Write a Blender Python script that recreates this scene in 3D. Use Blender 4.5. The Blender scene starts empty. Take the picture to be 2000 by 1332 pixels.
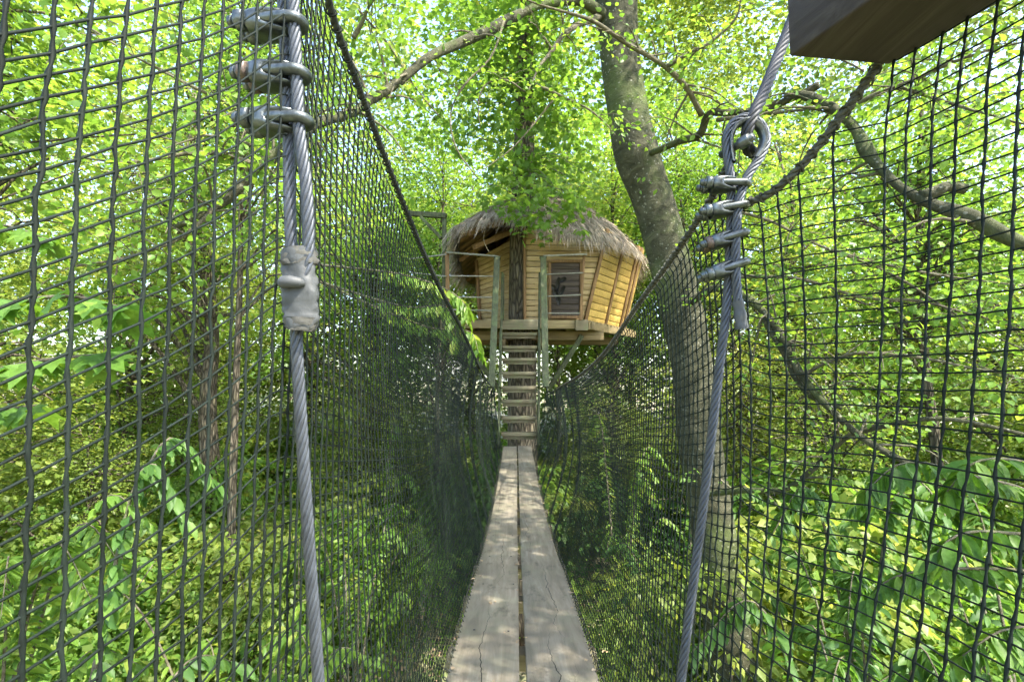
import bpy, math, random
import numpy as np
from mathutils import Vector, Matrix

rng = np.random.default_rng(7)
random.seed(7)
SC = bpy.context.scene
COL = SC.collection
R = math.radians

# ------------------------------------------------------------------ camera
CZ = 5.0                                   # eye height above the forest floor
PITCH = math.atan(74 / 1000)
cam = bpy.data.cameras.new('camera')
cam.lens = 18.0
cam.sensor_width = 36.0
cam.clip_start = 0.01
cam.clip_end = 2000
co = bpy.data.objects.new('camera', cam)
co.location = (0, 0, CZ)
co.rotation_euler = (math.pi / 2 + PITCH, 0, 0)
COL.objects.link(co)
SC.camera = co

# ------------------------------------------------------------------ light
SUN_EL, SUN_AZ = 55, 130                    # azimuth: degrees to the right of straight ahead (+Y)
w = bpy.data.worlds.new('World')
SC.world = w
w.use_nodes = True
wn = w.node_tree
bg = wn.nodes['Background']
sky = wn.nodes.new('ShaderNodeTexSky')
sky.sky_type = 'NISHITA'
sky.sun_disc = False
sky.sun_elevation = R(SUN_EL)
sky.sun_rotation = R(SUN_AZ)
sky.dust_density = 2.0
wn.links.new(sky.outputs['Color'], bg.inputs['Color'])
bg.inputs['Strength'].default_value = 0.15
sl = bpy.data.lights.new('sun', 'SUN')
sl.energy = 3.0
sl.angle = R(0.45)
sl.color = (1.0, 0.93, 0.82)
so = bpy.data.objects.new('sun', sl)
sdir = Vector((math.sin(R(SUN_AZ)) * math.cos(R(SUN_EL)), math.cos(R(SUN_AZ)) * math.cos(R(SUN_EL)), math.sin(R(SUN_EL))))
so.rotation_euler = sdir.to_track_quat('Z', 'Y').to_euler()
so.location = (8, 10, 30)
COL.objects.link(so)
SC.view_settings.view_transform = 'Standard'
SC.view_settings.look = 'None'
SC.view_settings.gamma = 1
SC.view_settings.exposure = 2.7
SC.render.engine = 'CYCLES'
SC.cycles.max_bounces = 5
SC.cycles.diffuse_bounces = 4
SC.cycles.glossy_bounces = 3
SC.cycles.transmission_bounces = 6
SC.cycles.transparent_max_bounces = 6
SC.cycles.use_denoising = True
SC.cycles.use_adaptive_sampling = True
SC.cycles.adaptive_threshold = 0.05
SC.cycles.caustics_reflective = False
SC.cycles.caustics_refractive = False
SC.cycles.sample_clamp_indirect = 8.0


# ------------------------------------------------------------------ helpers
def P(px, py, d):
    """point of the place seen at photo pixel (px, py), d metres ahead"""
    a, b = (px - 1000) / 1000, (666 - py) / 1000
    c, s = math.cos(PITCH), math.sin(PITCH)
    v = np.array([a, c - b * s, s + b * c])
    v = v * (d / v[1])
    return np.array([v[0], v[1], v[2] + CZ])


def rel(x, y, z):
    return np.array([x, y, z + CZ])


def spline(pts, n):
    """Catmull-Rom through pts, n samples"""
    p = np.asarray(pts, float)
    seg = np.linalg.norm(np.diff(p[:, :3], axis=0), axis=1) ** 0.5
    t = np.concatenate([[0], np.cumsum(seg)])
    m = np.zeros_like(p)
    for i in range(len(p)):
        if i == 0:
            m[i] = (p[1] - p[0]) / (t[1] - t[0])
        elif i == len(p) - 1:
            m[i] = (p[-1] - p[-2]) / (t[-1] - t[-2])
        else:
            a = (p[i] - p[i - 1]) / (t[i] - t[i - 1])
            b = (p[i + 1] - p[i]) / (t[i + 1] - t[i])
            m[i] = (a * (t[i + 1] - t[i]) + b * (t[i] - t[i - 1])) / (t[i + 1] - t[i - 1])
    q = np.linspace(0, t[-1], n)
    k = np.clip(np.searchsorted(t, q, side='right') - 1, 0, len(p) - 2)
    h = (t[k + 1] - t[k])[:, None]
    s = ((q - t[k])[:, None]) / h
    return ((2 * s**3 - 3 * s**2 + 1) * p[k] + (s**3 - 2 * s**2 + s) * h * m[k]
            + (-2 * s**3 + 3 * s**2) * p[k + 1] + (s**3 - s**2) * h * m[k + 1])


def frames(path):
    t = np.gradient(path, axis=0)
    t /= np.linalg.norm(t, axis=1)[:, None] + 1e-12
    ref = np.array([0.0, 0.0, 1.0])
    if abs(np.mean(t[:, 2])) > 0.75:
        ref = np.array([0.0, 1.0, 0.0])
    u = np.cross(np.broadcast_to(ref, t.shape), t)
    u /= np.linalg.norm(u, axis=1)[:, None] + 1e-12
    v = np.cross(t, u)
    return t, u, v


class MB:
    """collects geometry for ONE mesh"""
    def __init__(self):
        self.v, self.q, self.t, self.n, self.a = [], [], [], 0, []

    def add(self, v, quads=None, tris=None, tint=None):
        v = np.asarray(v, float).reshape(-1, 3)
        self.v.append(v)
        if quads is not None and len(quads):
            self.q.append(np.asarray(quads, np.int64) + self.n)
        if tris is not None and len(tris):
            self.t.append(np.asarray(tris, np.int64) + self.n)
        self.a.append(np.broadcast_to(np.asarray(0.5 if tint is None else tint, float), (len(v),)))
        self.n += len(v)
        return self

    def tube(self, path, rad, sides=6, cap=True, tint=None):
        path = np.asarray(path, float)
        n = len(path)
        rad = np.broadcast_to(np.asarray(rad, float), (n,))
        _, u, v = frames(path)
        th = np.arange(sides) * 2 * math.pi / sides
        ring = (u[:, None, :] * np.cos(th)[None, :, None] + v[:, None, :] * np.sin(th)[None, :, None]) * rad[:, None, None]
        vs = (path[:, None, :] + ring).reshape(-1, 3)
        i = np.arange(n - 1)[:, None] * sides
        j = np.arange(sides)[None, :]
        k = (j + 1) % sides
        q = np.stack([i + j, i + k, i + sides + k, i + sides + j], -1).reshape(-1, 4)
        tr = []
        if cap:
            for s in range(1, sides - 1):
                tr.append((0, s + 1, s))
                b = (n - 1) * sides
                tr.append((b, b + s, b + s + 1))
        return self.add(vs, q, tr, tint)

    def hexa(self, c, tint=None):
        """8 corners: bottom ring 0-3 (ccw from above), top ring 4-7"""
        return self.add(c, [(0, 3, 2, 1), (4, 5, 6, 7), (0, 1, 5, 4), (1, 2, 6, 5), (2, 3, 7, 6), (3, 0, 4, 7)], None, tint)

    def box(self, x0, x1, y0, y1, z0, z1, tint=None):
        return self.hexa([(x0, y0, z0), (x1, y0, z0), (x1, y1, z0), (x0, y1, z0),
                          (x0, y0, z1), (x1, y0, z1), (x1, y1, z1), (x0, y1, z1)], tint)

    def bar(self, a, b, wd, ht, up=(0, 0, 1), tint=None):
        """squared timber from a to b, wd across, ht along up"""
        a, b, up = np.asarray(a, float), np.asarray(b, float), np.asarray(up, float)
        t = (b - a) / np.linalg.norm(b - a)
        s = np.cross(t, up)
        s /= np.linalg.norm(s)
        u = np.cross(s, t)
        s, u = s * wd / 2, u * ht / 2
        return self.hexa([a - s - u, a + s - u, b + s - u, b - s - u, a - s + u, a + s + u, b + s + u, b - s + u], tint)

    def mesh(self, name, mat, smooth=False):
        v = np.concatenate(self.v) if self.v else np.zeros((0, 3))
        q = np.concatenate(self.q) if self.q else np.zeros((0, 4), np.int64)
        t = np.concatenate(self.t) if self.t else np.zeros((0, 3), np.int64)
        me = bpy.data.meshes.new(name)
        me.vertices.add(len(v))
        me.vertices.foreach_set('co', v.astype(np.float32).ravel())
        nl = q.size + t.size
        me.loops.add(nl)
        me.loops.foreach_set('vertex_index', np.concatenate([q.ravel(), t.ravel()]).astype(np.int32))
        npoly = len(q) + len(t)
        me.polygons.add(npoly)
        st = np.concatenate([np.arange(len(q)) * 4, q.size + np.arange(len(t)) * 3]).astype(np.int32)
        me.polygons.foreach_set('loop_start', st)
        if smooth:
            me.polygons.foreach_set('use_smooth', np.ones(npoly, bool))
        at = me.attributes.new('tint', 'FLOAT', 'POINT')
        at.data.foreach_set('value', np.concatenate(self.a).astype(np.float32))
        me.update(calc_edges=True)
        me.materials.append(mat)
        return me

    def build(self, name, mat, parent=None, smooth=False, bevel=0):
        o = bpy.data.objects.new(name, self.mesh(name, mat, smooth))
        COL.objects.link(o)
        if parent is not None:
            o.parent = parent
            o.matrix_parent_inverse = Matrix.Translation(-Vector(world_loc(parent)))
        if bevel:
            m = o.modifiers.new('bevel', 'BEVEL')
            m.width = bevel
            m.segments = 2
            m.limit_method = 'ANGLE'
        return o


def world_loc(o):
    p = Vector(o.location)
    if o.parent is not None:
        p = p + o.matrix_parent_inverse.translation + world_loc(o.parent)
    return p


def tag(o, label=None, cat=None, group=None, kind=None):
    if label:
        o['label'] = label
    if cat:
        o['category'] = cat
    if group:
        o['group'] = group
    if kind:
        o['kind'] = kind
    return o


def thing(name, loc, label, cat, group=None):
    o = bpy.data.objects.new(name, None)
    o.location = tuple(float(q) for q in loc)
    o.empty_display_size = 0.1
    COL.objects.link(o)
    return tag(o, label, cat, group)


def place(me, name, parent):
    """a part whose mesh is in its parent's own coordinates"""
    o = bpy.data.objects.new(name, me)
    COL.objects.link(o)
    o.parent = parent
    return o


def smooth_noise(n, k, amp, g=None):
    g = g or rng
    c = g.normal(0, 1, max(4, n // k + 3))
    x = np.linspace(0, len(c) - 1.001, n)
    i = x.astype(int)
    f = x - i
    f = f * f * (3 - 2 * f)
    return amp * (c[i] * (1 - f) + c[np.minimum(i + 1, len(c) - 1)] * f)


# ------------------------------------------------------------------ materials
def nodes(name):
    m = bpy.data.materials.new(name)
    m.use_nodes = True
    nt = m.node_tree
    return m, nt, nt.nodes['Principled BSDF'], nt.nodes['Material Output']


def ramp(nt, stops, fac):
    r = nt.nodes.new('ShaderNodeValToRGB')
    el = r.color_ramp.elements
    while len(el) < len(stops):
        el.new(0.5)
    for e, (p, c) in zip(el, stops):
        e.position = p
        e.color = (*c, 1)
    nt.links.new(fac, r.inputs['Fac'])
    return r.outputs['Color']


def noise(nt, scale, detail=4, rough=0.6, stretch=None, coord='Object', dist=0.0):
    tc = nt.nodes.new('ShaderNodeTexCoord')
    out = tc.outputs[coord]
    if stretch:
        mp = nt.nodes.new('ShaderNodeMapping')
        mp.inputs['Scale'].default_value = stretch
        nt.links.new(out, mp.inputs['Vector'])
        out = mp.outputs['Vector']
    n = nt.nodes.new('ShaderNodeTexNoise')
    n.inputs['Scale'].default_value = scale
    n.inputs['Detail'].default_value = detail
    n.inputs['Roughness'].default_value = rough
    n.inputs['Distortion'].default_value = dist
    nt.links.new(out, n.inputs['Vector'])
    return n.outputs['Fac']


def mixc(nt, a, b, fac, mode='MIX'):
    x = nt.nodes.new('ShaderNodeMix')
    x.data_type = 'RGBA'
    x.blend_type = mode
    for sock, val in ((x.inputs['Factor'], fac), (x.inputs[6], a), (x.inputs[7], b)):
        if isinstance(val, (int, float)):
            sock.default_value = val
        elif isinstance(val, tuple):
            sock.default_value = (*val, 1)
        else:
            nt.links.new(val, sock)
    return x.outputs[2]


def bump(nt, bsdf, h, strength, dist):
    b = nt.nodes.new('ShaderNodeBump')
    b.inputs['Strength'].default_value = strength
    b.inputs['Distance'].default_value = dist
    nt.links.new(h, b.inputs['Height'])
    nt.links.new(b.outputs['Normal'], bsdf.inputs['Normal'])


def math_node(nt, op, a, b=None):
    m = nt.nodes.new('ShaderNodeMath')
    m.operation = op
    for i, x in enumerate((a, b)):
        if x is None:
            continue
        if isinstance(x, (int, float)):
            m.inputs[i].default_value = x
        else:
            nt.links.new(x, m.inputs[i])
    return m.outputs[0]


def attr(nt, name='tint'):
    a = nt.nodes.new('ShaderNodeAttribute')
    a.attribute_name = name
    return a.outputs['Fac']


def leaf_mat(name, stops, trans=0.5, shift=(1.35, 1.25, 0.6), rough=0.42, veins=False):
    m, nt, b, out = nodes(name)
    oi = nt.nodes.new('ShaderNodeObjectInfo')
    v = math_node(nt, 'ADD', math_node(nt, 'MULTIPLY', attr(nt), 0.8), math_node(nt, 'MULTIPLY', oi.outputs['Random'], 0.2))
    c = ramp(nt, stops, v)
    if veins:
        c = mixc(nt, c, (0.62, 0.66, 0.5), ramp(nt, [(0.42, (0, 0, 0)), (0.66, (1, 1, 1))], noise(nt, 55, 4, 0.7)), 'MULTIPLY')
    nt.links.new(c, b.inputs['Base Color'])
    b.inputs['Roughness'].default_value = rough
    b.inputs['Specular IOR Level'].default_value = 0.28
    tr = nt.nodes.new('ShaderNodeBsdfTranslucent')
    nt.links.new(mixc(nt, c, shift, 1.0, 'MULTIPLY'), tr.inputs['Color'])
    mx = nt.nodes.new('ShaderNodeMixShader')
    mx.inputs['Fac'].default_value = trans
    nt.links.new(b.outputs['BSDF'], mx.inputs[1])
    nt.links.new(tr.outputs['BSDF'], mx.inputs[2])
    nt.links.new(mx.outputs['Shader'], out.inputs['Surface'])
    return m


M = {}
M['leaf'] = leaf_mat('leaf', [(0.0, (0.05, 0.108, 0.024)), (0.45, (0.096, 0.188, 0.03)), (0.8, (0.162, 0.258, 0.04)), (1.0, (0.29, 0.325, 0.075))], 0.55, (1.75, 1.6, 0.9))
M['leaf_yellow'] = leaf_mat('leaf_yellow', [(0.0, (0.08, 0.128, 0.028)), (0.5, (0.145, 0.21, 0.04)), (1.0, (0.29, 0.315, 0.08))], 0.55, (1.75, 1.6, 0.95))
M['leaf_near'] = leaf_mat('leaf_near', [(0.0, (0.045, 0.11, 0.02)), (0.5, (0.085, 0.18, 0.027)), (1.0, (0.17, 0.27, 0.04))], 0.5, (1.7, 1.65, 0.8), 0.5, True)
M['leaf_dark'] = leaf_mat('leaf_dark', [(0.0, (0.03, 0.078, 0.018)), (0.6, (0.062, 0.135, 0.026)), (1.0, (0.125, 0.21, 0.036))], 0.45, (1.7, 1.7, 0.8), 0.5)
M['leaf_far'] = leaf_mat('leaf_far', [(0.0, (0.052, 0.1, 0.024)), (0.5, (0.106, 0.17, 0.04)), (1.0, (0.235, 0.27, 0.085))], 0.5, (1.7, 1.6, 0.95))


def wood_mat(name, dark, mid, light, axis='y', scale=1.0, rough=0.8, cracks=0.0, moss=None, mossamt=0.0, bumpd=0.003, splits=()):
    m, nt, b, _ = nodes(name)
    st = {'x': (0.5, 9, 9), 'y': (9, 0.5, 9), 'z': (9, 9, 0.5)}[axis]
    st = tuple(s * scale for s in st)
    f = noise(nt, 3.0, 6, 0.65, st, dist=0.6)
    c = ramp(nt, [(0.28, dark), (0.5, mid), (0.72, light)], f)
    big = noise(nt, 1.6, 3, 0.6)
    c = mixc(nt, c, tuple(x * 0.62 for x in mid), ramp(nt, [(0.45, (0, 0, 0)), (0.75, (0.8, 0.8, 0.8))], big))
    a = attr(nt)
    c = mixc(nt, c, mixc(nt, c, (0.62, 0.6, 0.58), 1.0, 'MULTIPLY'), a)
    if moss:
        mf = noise(nt, 5.0, 5, 0.7)
        c = mixc(nt, c, moss, ramp(nt, [(0.48, (0, 0, 0)), (0.68, (mossamt,) * 3)], mf))
    h = f
    if splits:
        stain = noise(nt, 7.0, 5, 0.7, (1.6, .7, 1))
        c = mixc(nt, c, tuple(x * 0.42 for x in dark), ramp(nt, [(0.56, (0, 0, 0)), (0.72, (.75, .75, .75))], stain))
        tc = nt.nodes.new('ShaderNodeTexCoord')
        sx = nt.nodes.new('ShaderNodeSeparateXYZ')
        nt.links.new(tc.outputs['Object'], sx.inputs[0])
        for i_, (x0, y0, y1) in enumerate(splits):
            wob = noise(nt, 2.4 + .37 * i_, 4, 0.65, (0.01, 1, 0.01))
            off = math_node(nt, 'ADD', math_node(nt, 'SUBTRACT', sx.outputs['X'], x0), math_node(nt, 'MULTIPLY', math_node(nt, 'SUBTRACT', wob, .5), .11))
            mid_ = math_node(nt, 'ABSOLUTE', math_node(nt, 'SUBTRACT', sx.outputs['Y'], (y0 + y1) / 2))
            wide = math_node(nt, 'MULTIPLY', math_node(nt, 'SUBTRACT', (y1 - y0) / 2, mid_), .0019 / ((y1 - y0) / 2))
            hit = math_node(nt, 'LESS_THAN', math_node(nt, 'ABSOLUTE', off), wide)
            c = mixc(nt, c, tuple(x * 0.12 for x in dark), hit)
    if cracks:
        cf = noise(nt, 2.2, 2, 0.5, tuple(s * 0.55 for s in st), dist=1.2)
        d = math_node(nt, 'ABSOLUTE', math_node(nt, 'SUBTRACT', cf, 0.5))
        k = ramp(nt, [(0.0, (1, 1, 1)), (0.006, (0, 0, 0))], d)
        k2 = mixc(nt, (0.0, 0.0, 0.0), k, ramp(nt, [(0.5, (0, 0, 0)), (0.56, (1, 1, 1))], noise(nt, 1.1, 2, 0.5)))
        c = mixc(nt, c, tuple(x * 0.15 for x in dark), mixc(nt, (0.0, 0.0, 0.0), k2, cracks))
    nt.links.new(c, b.inputs['Base Color'])
    b.inputs['Roughness'].default_value = rough
    b.inputs['Specular IOR Level'].default_value = 0.25
    bump(nt, b, h, 0.5, bumpd)
    return m


M['plank'] = wood_mat('plank_wood', (0.125, 0.108, 0.076), (0.2, 0.174, 0.126), (0.28, 0.246, 0.185), 'y', 1.0, 0.85, 0.0, (0.17, 0.18, 0.11), 0.4, 0.003, ((-.11, 1.2, 2.5), (-.06, 2.7, 4.2), (.15, 1.3, 2.2), (.19, 2.0, 3.3), (.12, 3.4, 5.2), (-.13, 4.6, 6.6), (.21, .6, 1.9), (.24, 5, 7)))
M['green_wood'] = wood_mat('green_wood', (0.03, 0.037, 0.019), (0.062, 0.07, 0.038), (0.115, 0.12, 0.07), 'z', 1.4, 0.85, 0.4, (0.14, 0.19, 0.07), 0.5)
M['tread'] = wood_mat('tread_wood', (0.085, 0.072, 0.042), (0.16, 0.138, 0.085), (0.24, 0.21, 0.135), 'x', 1.0, 0.85, 0.4, (0.15, 0.19, 0.08), 0.4)
M['siding'] = wood_mat('siding', (0.24, 0.165, 0.07), (0.42, 0.315, 0.145), (0.54, 0.43, 0.23), 'x', 1.0, 0.6, 0.0)
M['siding_gold'] = wood_mat('siding_gold', (0.26, 0.165, 0.04), (0.44, 0.3, 0.08), (0.56, 0.4, 0.13), 'x', 1.0, 0.6, 0.0)
M['batten'] = wood_mat('batten_wood', (0.1, 0.06, 0.028), (0.19, 0.115, 0.05), (0.28, 0.18, 0.085), 'z', 1.0, 0.75)
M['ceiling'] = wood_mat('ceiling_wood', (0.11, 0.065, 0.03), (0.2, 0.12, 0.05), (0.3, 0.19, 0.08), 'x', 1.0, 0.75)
M['deck'] = wood_mat('deck_wood', (0.11, 0.085, 0.042), (0.2, 0.155, 0.075), (0.3, 0.24, 0.12), 'x', 1.0, 0.8)
M['old_beam'] = wood_mat('beam_wood', (0.024, 0.019, 0.016), (0.052, 0.042, 0.036), (0.1, 0.086, 0.075), 'y', 1.6, 0.8, 0.6)
M['shutter'] = wood_mat('shutter_wood', (0.028, 0.021, 0.015), (0.055, 0.042, 0.03), (0.1, 0.078, 0.055), 'x', 1.0, 0.6)


def bark_mat(name, dark, mid, light, spots=0.0, fissure=False, moss=0.4):
    m, nt, b, _ = nodes(name)
    f = noise(nt, 2.6 if fissure else 5.0, 8, 0.72, (1, 1, 0.35) if fissure else (1, 1, 1.5), dist=0.0 if fissure else 0.8)
    c = ramp(nt, [(0.3, dark), (0.5, mid), (0.7, light)], f)
    mf = noise(nt, 1.3, 4, 0.65)
    c = mixc(nt, c, (0.075, 0.1, 0.03), ramp(nt, [(0.48, (0, 0, 0)), (0.66, (moss,) * 3)], mf))
    h = f
    if fissure:
        tc = nt.nodes.new('ShaderNodeTexCoord')
        mp = nt.nodes.new('ShaderNodeMapping')
        mp.inputs['Scale'].default_value = (16, 16, 3.2)
        nt.links.new(tc.outputs['Object'], mp.inputs['Vector'])
        v = nt.nodes.new('ShaderNodeTexVoronoi')
        v.feature = 'DISTANCE_TO_EDGE'
        v.inputs['Scale'].default_value = 1.0
        nt.links.new(mp.outputs['Vector'], v.inputs['Vector'])
        k = ramp(nt, [(0.0, (0, 0, 0)), (0.22, (1, 1, 1))], v.outputs['Distance'])
        c = mixc(nt, tuple(x * 0.5 for x in dark), c, k)
        h = k
    if spots:
        tc = nt.nodes.new('ShaderNodeTexCoord')
        v = nt.nodes.new('ShaderNodeTexVoronoi')
        v.inputs['Scale'].default_value = 20.0
        nt.links.new(tc.outputs['Object'], v.inputs['Vector'])
        d = math_node(nt, 'ADD', v.outputs['Distance'], math_node(nt, 'MULTIPLY', noise(nt, 30, 3), 0.3))
        d = math_node(nt, 'ADD', d, math_node(nt, 'MULTIPLY', noise(nt, 3.5, 2), 0.45))
        k = ramp(nt, [(0.46, (1, 1, 1)), (0.6, (0, 0, 0))], d)
        c = mixc(nt, c, (0.2, 0.2, 0.16), mixc(nt, (0.0, 0.0, 0.0), k, spots))
    nt.links.new(c, b.inputs['Base Color'])
    b.inputs['Roughness'].default_value = 0.9
    b.inputs['Specular IOR Level'].default_value = 0.2
    bump(nt, b, h, 0.8, 0.03 if fissure else 0.06)
    return m


M['beech'] = bark_mat('beech_bark', (0.018, 0.019, 0.011), (0.043, 0.044, 0.025), (0.092, 0.088, 0.056), 0.7, False, 0.8)
M['oak'] = bark_mat('oak_bark', (0.06, 0.05, 0.035), (0.12, 0.1, 0.07), (0.19, 0.165, 0.12), 0, True, 0.3)
M['bark'] = bark_mat('young_bark', (0.1, 0.085, 0.06), (0.18, 0.155, 0.11), (0.27, 0.24, 0.18), 0.2, True, 0.35)
M['twig'] = bark_mat('twig_bark', (0.05, 0.045, 0.03), (0.1, 0.09, 0.06), (0.17, 0.155, 0.11), 0.3, False, 0.4)


def simple(name, c, rough=0.6, metal=0.0, nscale=20, var=0.3, spec=0.4, bd=0.0):
    m, nt, b, _ = nodes(name)
    f = noise(nt, nscale, 5, 0.65)
    a = attr(nt)
    col = ramp(nt, [(0.3, tuple(x * (1 - var) for x in c)), (0.7, tuple(min(1, x * (1 + var)) for x in c))], f)
    col = mixc(nt, mixc(nt, col, (0.7, 0.7, 0.7), 1.0, 'MULTIPLY'), mixc(nt, col, (1.25, 1.25, 1.25), 1.0, 'MULTIPLY'), a)
    nt.links.new(col, b.inputs['Base Color'])
    b.inputs['Roughness'].default_value = rough
    b.inputs['Metallic'].default_value = metal
    b.inputs['Specular IOR Level'].default_value = spec
    if bd:
        bump(nt, b, f, 0.5, bd)
    return m


M['net'] = simple('net_cord', (0.008, 0.0125, 0.0095), 0.65, 0, 120, 0.3, 0.12)
M['rope'] = simple('dark_rope', (0.022, 0.026, 0.022), 0.8, 0, 160, 0.45, 0.3)
M['rope_old'] = simple('weathered_rope', (0.055, 0.056, 0.04), 0.85, 0, 160, 0.45, 0.25)
M['steel'] = simple('galvanised_wire', (0.058, 0.066, 0.077), 0.5, 0.5, 60, 0.25)
M['dark_steel'] = simple('dark_wire', (0.028, 0.031, 0.036), 0.55, 0.4, 60, 0.3)
M['forged'] = simple('forged_clip', (0.085, 0.097, 0.096), 0.36, 0.75, 70, 0.5, 0.5, 0.0009)
M['forged_brown'] = simple('rusty_nut', (0.11, 0.085, 0.07), 0.5, 0.6, 90, 0.35)
M['tape'] = simple('grey_tape', (0.05, 0.055, 0.056), 0.6, 0, 40, 0.15, 0.4, 0.002)
M['gauze'] = simple('tape_gauze', (0.075, 0.075, 0.067), 0.9, 0, 90, 0.3, 0.2, 0.001)
M['thatch'] = simple('palm_thatch', (0.27, 0.225, 0.165), 0.8, 0, 8, 0.3, 0.3)
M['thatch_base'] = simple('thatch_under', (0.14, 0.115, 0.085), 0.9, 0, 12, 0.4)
M['pale_rail'] = simple('pale_rail', (0.22, 0.22, 0.18), 0.75, 0, 14, 0.3, 0.3)
M['black'] = simple('dark_opening', (0.012, 0.012, 0.01), 0.6)
M['iron'] = simple('dark_iron', (0.06, 0.055, 0.05), 0.55, 0.5)


def ground_mat():
    m, nt, b, _ = nodes('forest_floor')
    f = noise(nt, 0.55, 6, 0.65)
    fine = noise(nt, 9.0, 6, 0.75)
    litter = ramp(nt, [(0.3, (0.13, 0.095, 0.06)), (0.5, (0.3, 0.235, 0.16)), (0.68, (0.46, 0.39, 0.28))], fine)
    c = mixc(nt, litter, (0.085, 0.145, 0.03), ramp(nt, [(0.4, (0, 0, 0)), (0.56, (0.85, 0.85, 0.85))], f))
    nt.links.new(c, b.inputs['Base Color'])
    b.inputs['Roughness'].default_value = 0.95
    bump(nt, b, fine, 0.8, 0.06)
    return m


M['ground'] = ground_mat()
M['dry_leaf'] = simple('dry_leaf', (0.3, 0.22, 0.13), 0.8, 0, 4, 0.4, 0.3)


# ------------------------------------------------------------------ leaves
# templates: (verts in leaf plane: x across, y along, z up), tris ; unit length 1
def T(v, t):
    return np.array(v, float), np.array(t, int)


KITE = T([(0, 0, 0), (-.33, .42, .07), (.33, .42, .07), (0, 1, -.04)], [(0, 3, 1), (0, 2, 3)])
OVAL = T([(0, 0, 0), (-.26, .22, .07), (.26, .22, .07), (0, .5, 0.0), (-.31, .55, .08), (.31, .55, .08), (0, 1, -.1)],
         [(0, 3, 1), (1, 3, 4), (4, 3, 6), (0, 2, 3), (2, 5, 3), (5, 6, 3)])
LONG = T([(0, 0, 0), (-.15, .22, .05), (.15, .22, .05), (0, .3, 0), (-.19, .52, .04), (.19, .52, .04), (0, .62, -.03),
          (-.12, .82, -.02), (.12, .82, -.02), (0, 1, -.16)],
         [(0, 3, 1), (1, 3, 4), (3, 6, 4), (4, 6, 7), (6, 9, 7), (0, 2, 3), (2, 5, 3), (3, 5, 6), (5, 8, 6), (6, 8, 9)])


def maple():
    lob = [(-90, .0), (-150, .42), (-178, .30), (162, .62), (140, .34), (112, .78), (101, .42), (90, .0)]
    pts = []
    # outline by angle from the leaf centre (0,.38), measured from +x
    ang = [(-90, .36), (-55, .30), (-20, .46), (2, .28), (30, .60), (52, .32), (90, .66), (128, .32), (150, .60), (178, .28), (200, .46), (235, .30)]
    for a, r in ang:
        pts.append((r * math.cos(R(a)), .38 + r * math.sin(R(a)), -.05 * r if r > .4 else .05))
    v = [(0, .38, 0.03)] + pts
    t = [(0, i, i % len(pts) + 1) for i in range(1, len(pts) + 1)]
    return T(v, t)


MAPLE = maple()


def add_leaves(mb, c, d, n, size, tmpl, tint):
    """c centres (base of leaf), d leaf axis, n leaf normal"""
    d = d / (np.linalg.norm(d, axis=1)[:, None] + 1e-9)
    s = np.cross(d, n)
    s /= np.linalg.norm(s, axis=1)[:, None] + 1e-9
    n = np.cross(s, d)
    tv, tt = tmpl
    k = len(tv)
    V = c[:, None, :] + size[:, None, None] * (s[:, None, :] * tv[None, :, 0, None] + d[:, None, :] * tv[None, :, 1, None] + n[:, None, :] * tv[None, :, 2, None])
    F = (np.arange(len(c)) * k)[:, None, None] + tt[None]
    mb.add(V.reshape(-1, 3), None, F.reshape(-1, 3), np.repeat(tint, k))


def spray_leaves(mb, centre, axis, rad, nl, size, tmpl, g, droop=0.25, flat=0.16, tilt=0.4, tmean=0.5, tsd=0.22):
    """a roughly flat fan of leaves around centre, spreading along axis"""
    axis = axis / np.linalg.norm(axis)
    side = np.cross(axis, (0, 0, 1.0))
    side /= np.linalg.norm(side) + 1e-9
    up = np.cross(side, axis)
    r = rad * np.sqrt(g.random(nl))
    th = g.uniform(-math.pi, math.pi, nl)
    a = r * np.cos(th)
    b = r * np.sin(th) * 0.75
    h = g.normal(0, flat * rad, nl) - droop * (r / rad) ** 2 * rad * 0.5
    c = centre + a[:, None] * axis + b[:, None] * side + h[:, None] * up
    d = axis * (0.6 + 0.5 * np.cos(th))[:, None] + side * np.sin(th)[:, None] + g.normal(0, 0.45, (nl, 3))
    d[:, 2] -= droop
    n = np.tile(up, (nl, 1)) + g.normal(0, tilt, (nl, 3))
    sz = size * g.uniform(0.6, 1.25, nl)
    add_leaves(mb, c, d, n, sz, tmpl, np.clip(g.normal(tmean, tsd, nl), 0, 1))


def crown(seed, RX, H, nspray, per, size, tmpl, rad=(0.5, 1.0), shape='egg', droop=0.25, tilt=0.42):
    """leaf cloud around (0,0,0)-(0,0,H); returns MB and spray centres"""
    g = np.random.default_rng(seed)
    mb = MB()
    cs = []
    # uneven outline: lobes
    lob = g.normal(0, 1, (10, 3))
    lob /= np.linalg.norm(lob, axis=1)[:, None]
    la = g.uniform(-0.35, 0.3, 10)
    while len(cs) < nspray:
        v = g.normal(0, 1, 3)
        v /= np.linalg.norm(v)
        k = 1 + np.sum(la * np.clip(lob @ v - 0.55, 0, 1) * 2.2)
        rr = g.random() ** 0.42 * k
        x = v * rr
        p = np.array([x[0] * RX, x[1] * RX, H / 2 + x[2] * H / 2])
        if shape == 'egg':
            f = 1.15 - 0.55 * np.clip(p[2] / H, 0, 1)
            p[0] *= f
            p[1] *= f
        cs.append(p)
        out = np.array([x[0], x[1], 0.12 * x[2]]) + g.normal(0, 0.25, 3) * np.array([1, 1, .3])
        out[2] -= 0.12
        rd = g.uniform(*rad)
        tm = np.clip(g.normal(0.48, 0.13) + 0.1 * x[2], 0, 1)
        spray_leaves(mb, p, out, rd, int(per * rd / np.mean(rad)), size, tmpl, g, droop, 0.13, tilt, tm, 0.15)
    return mb, np.array(cs)


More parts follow.
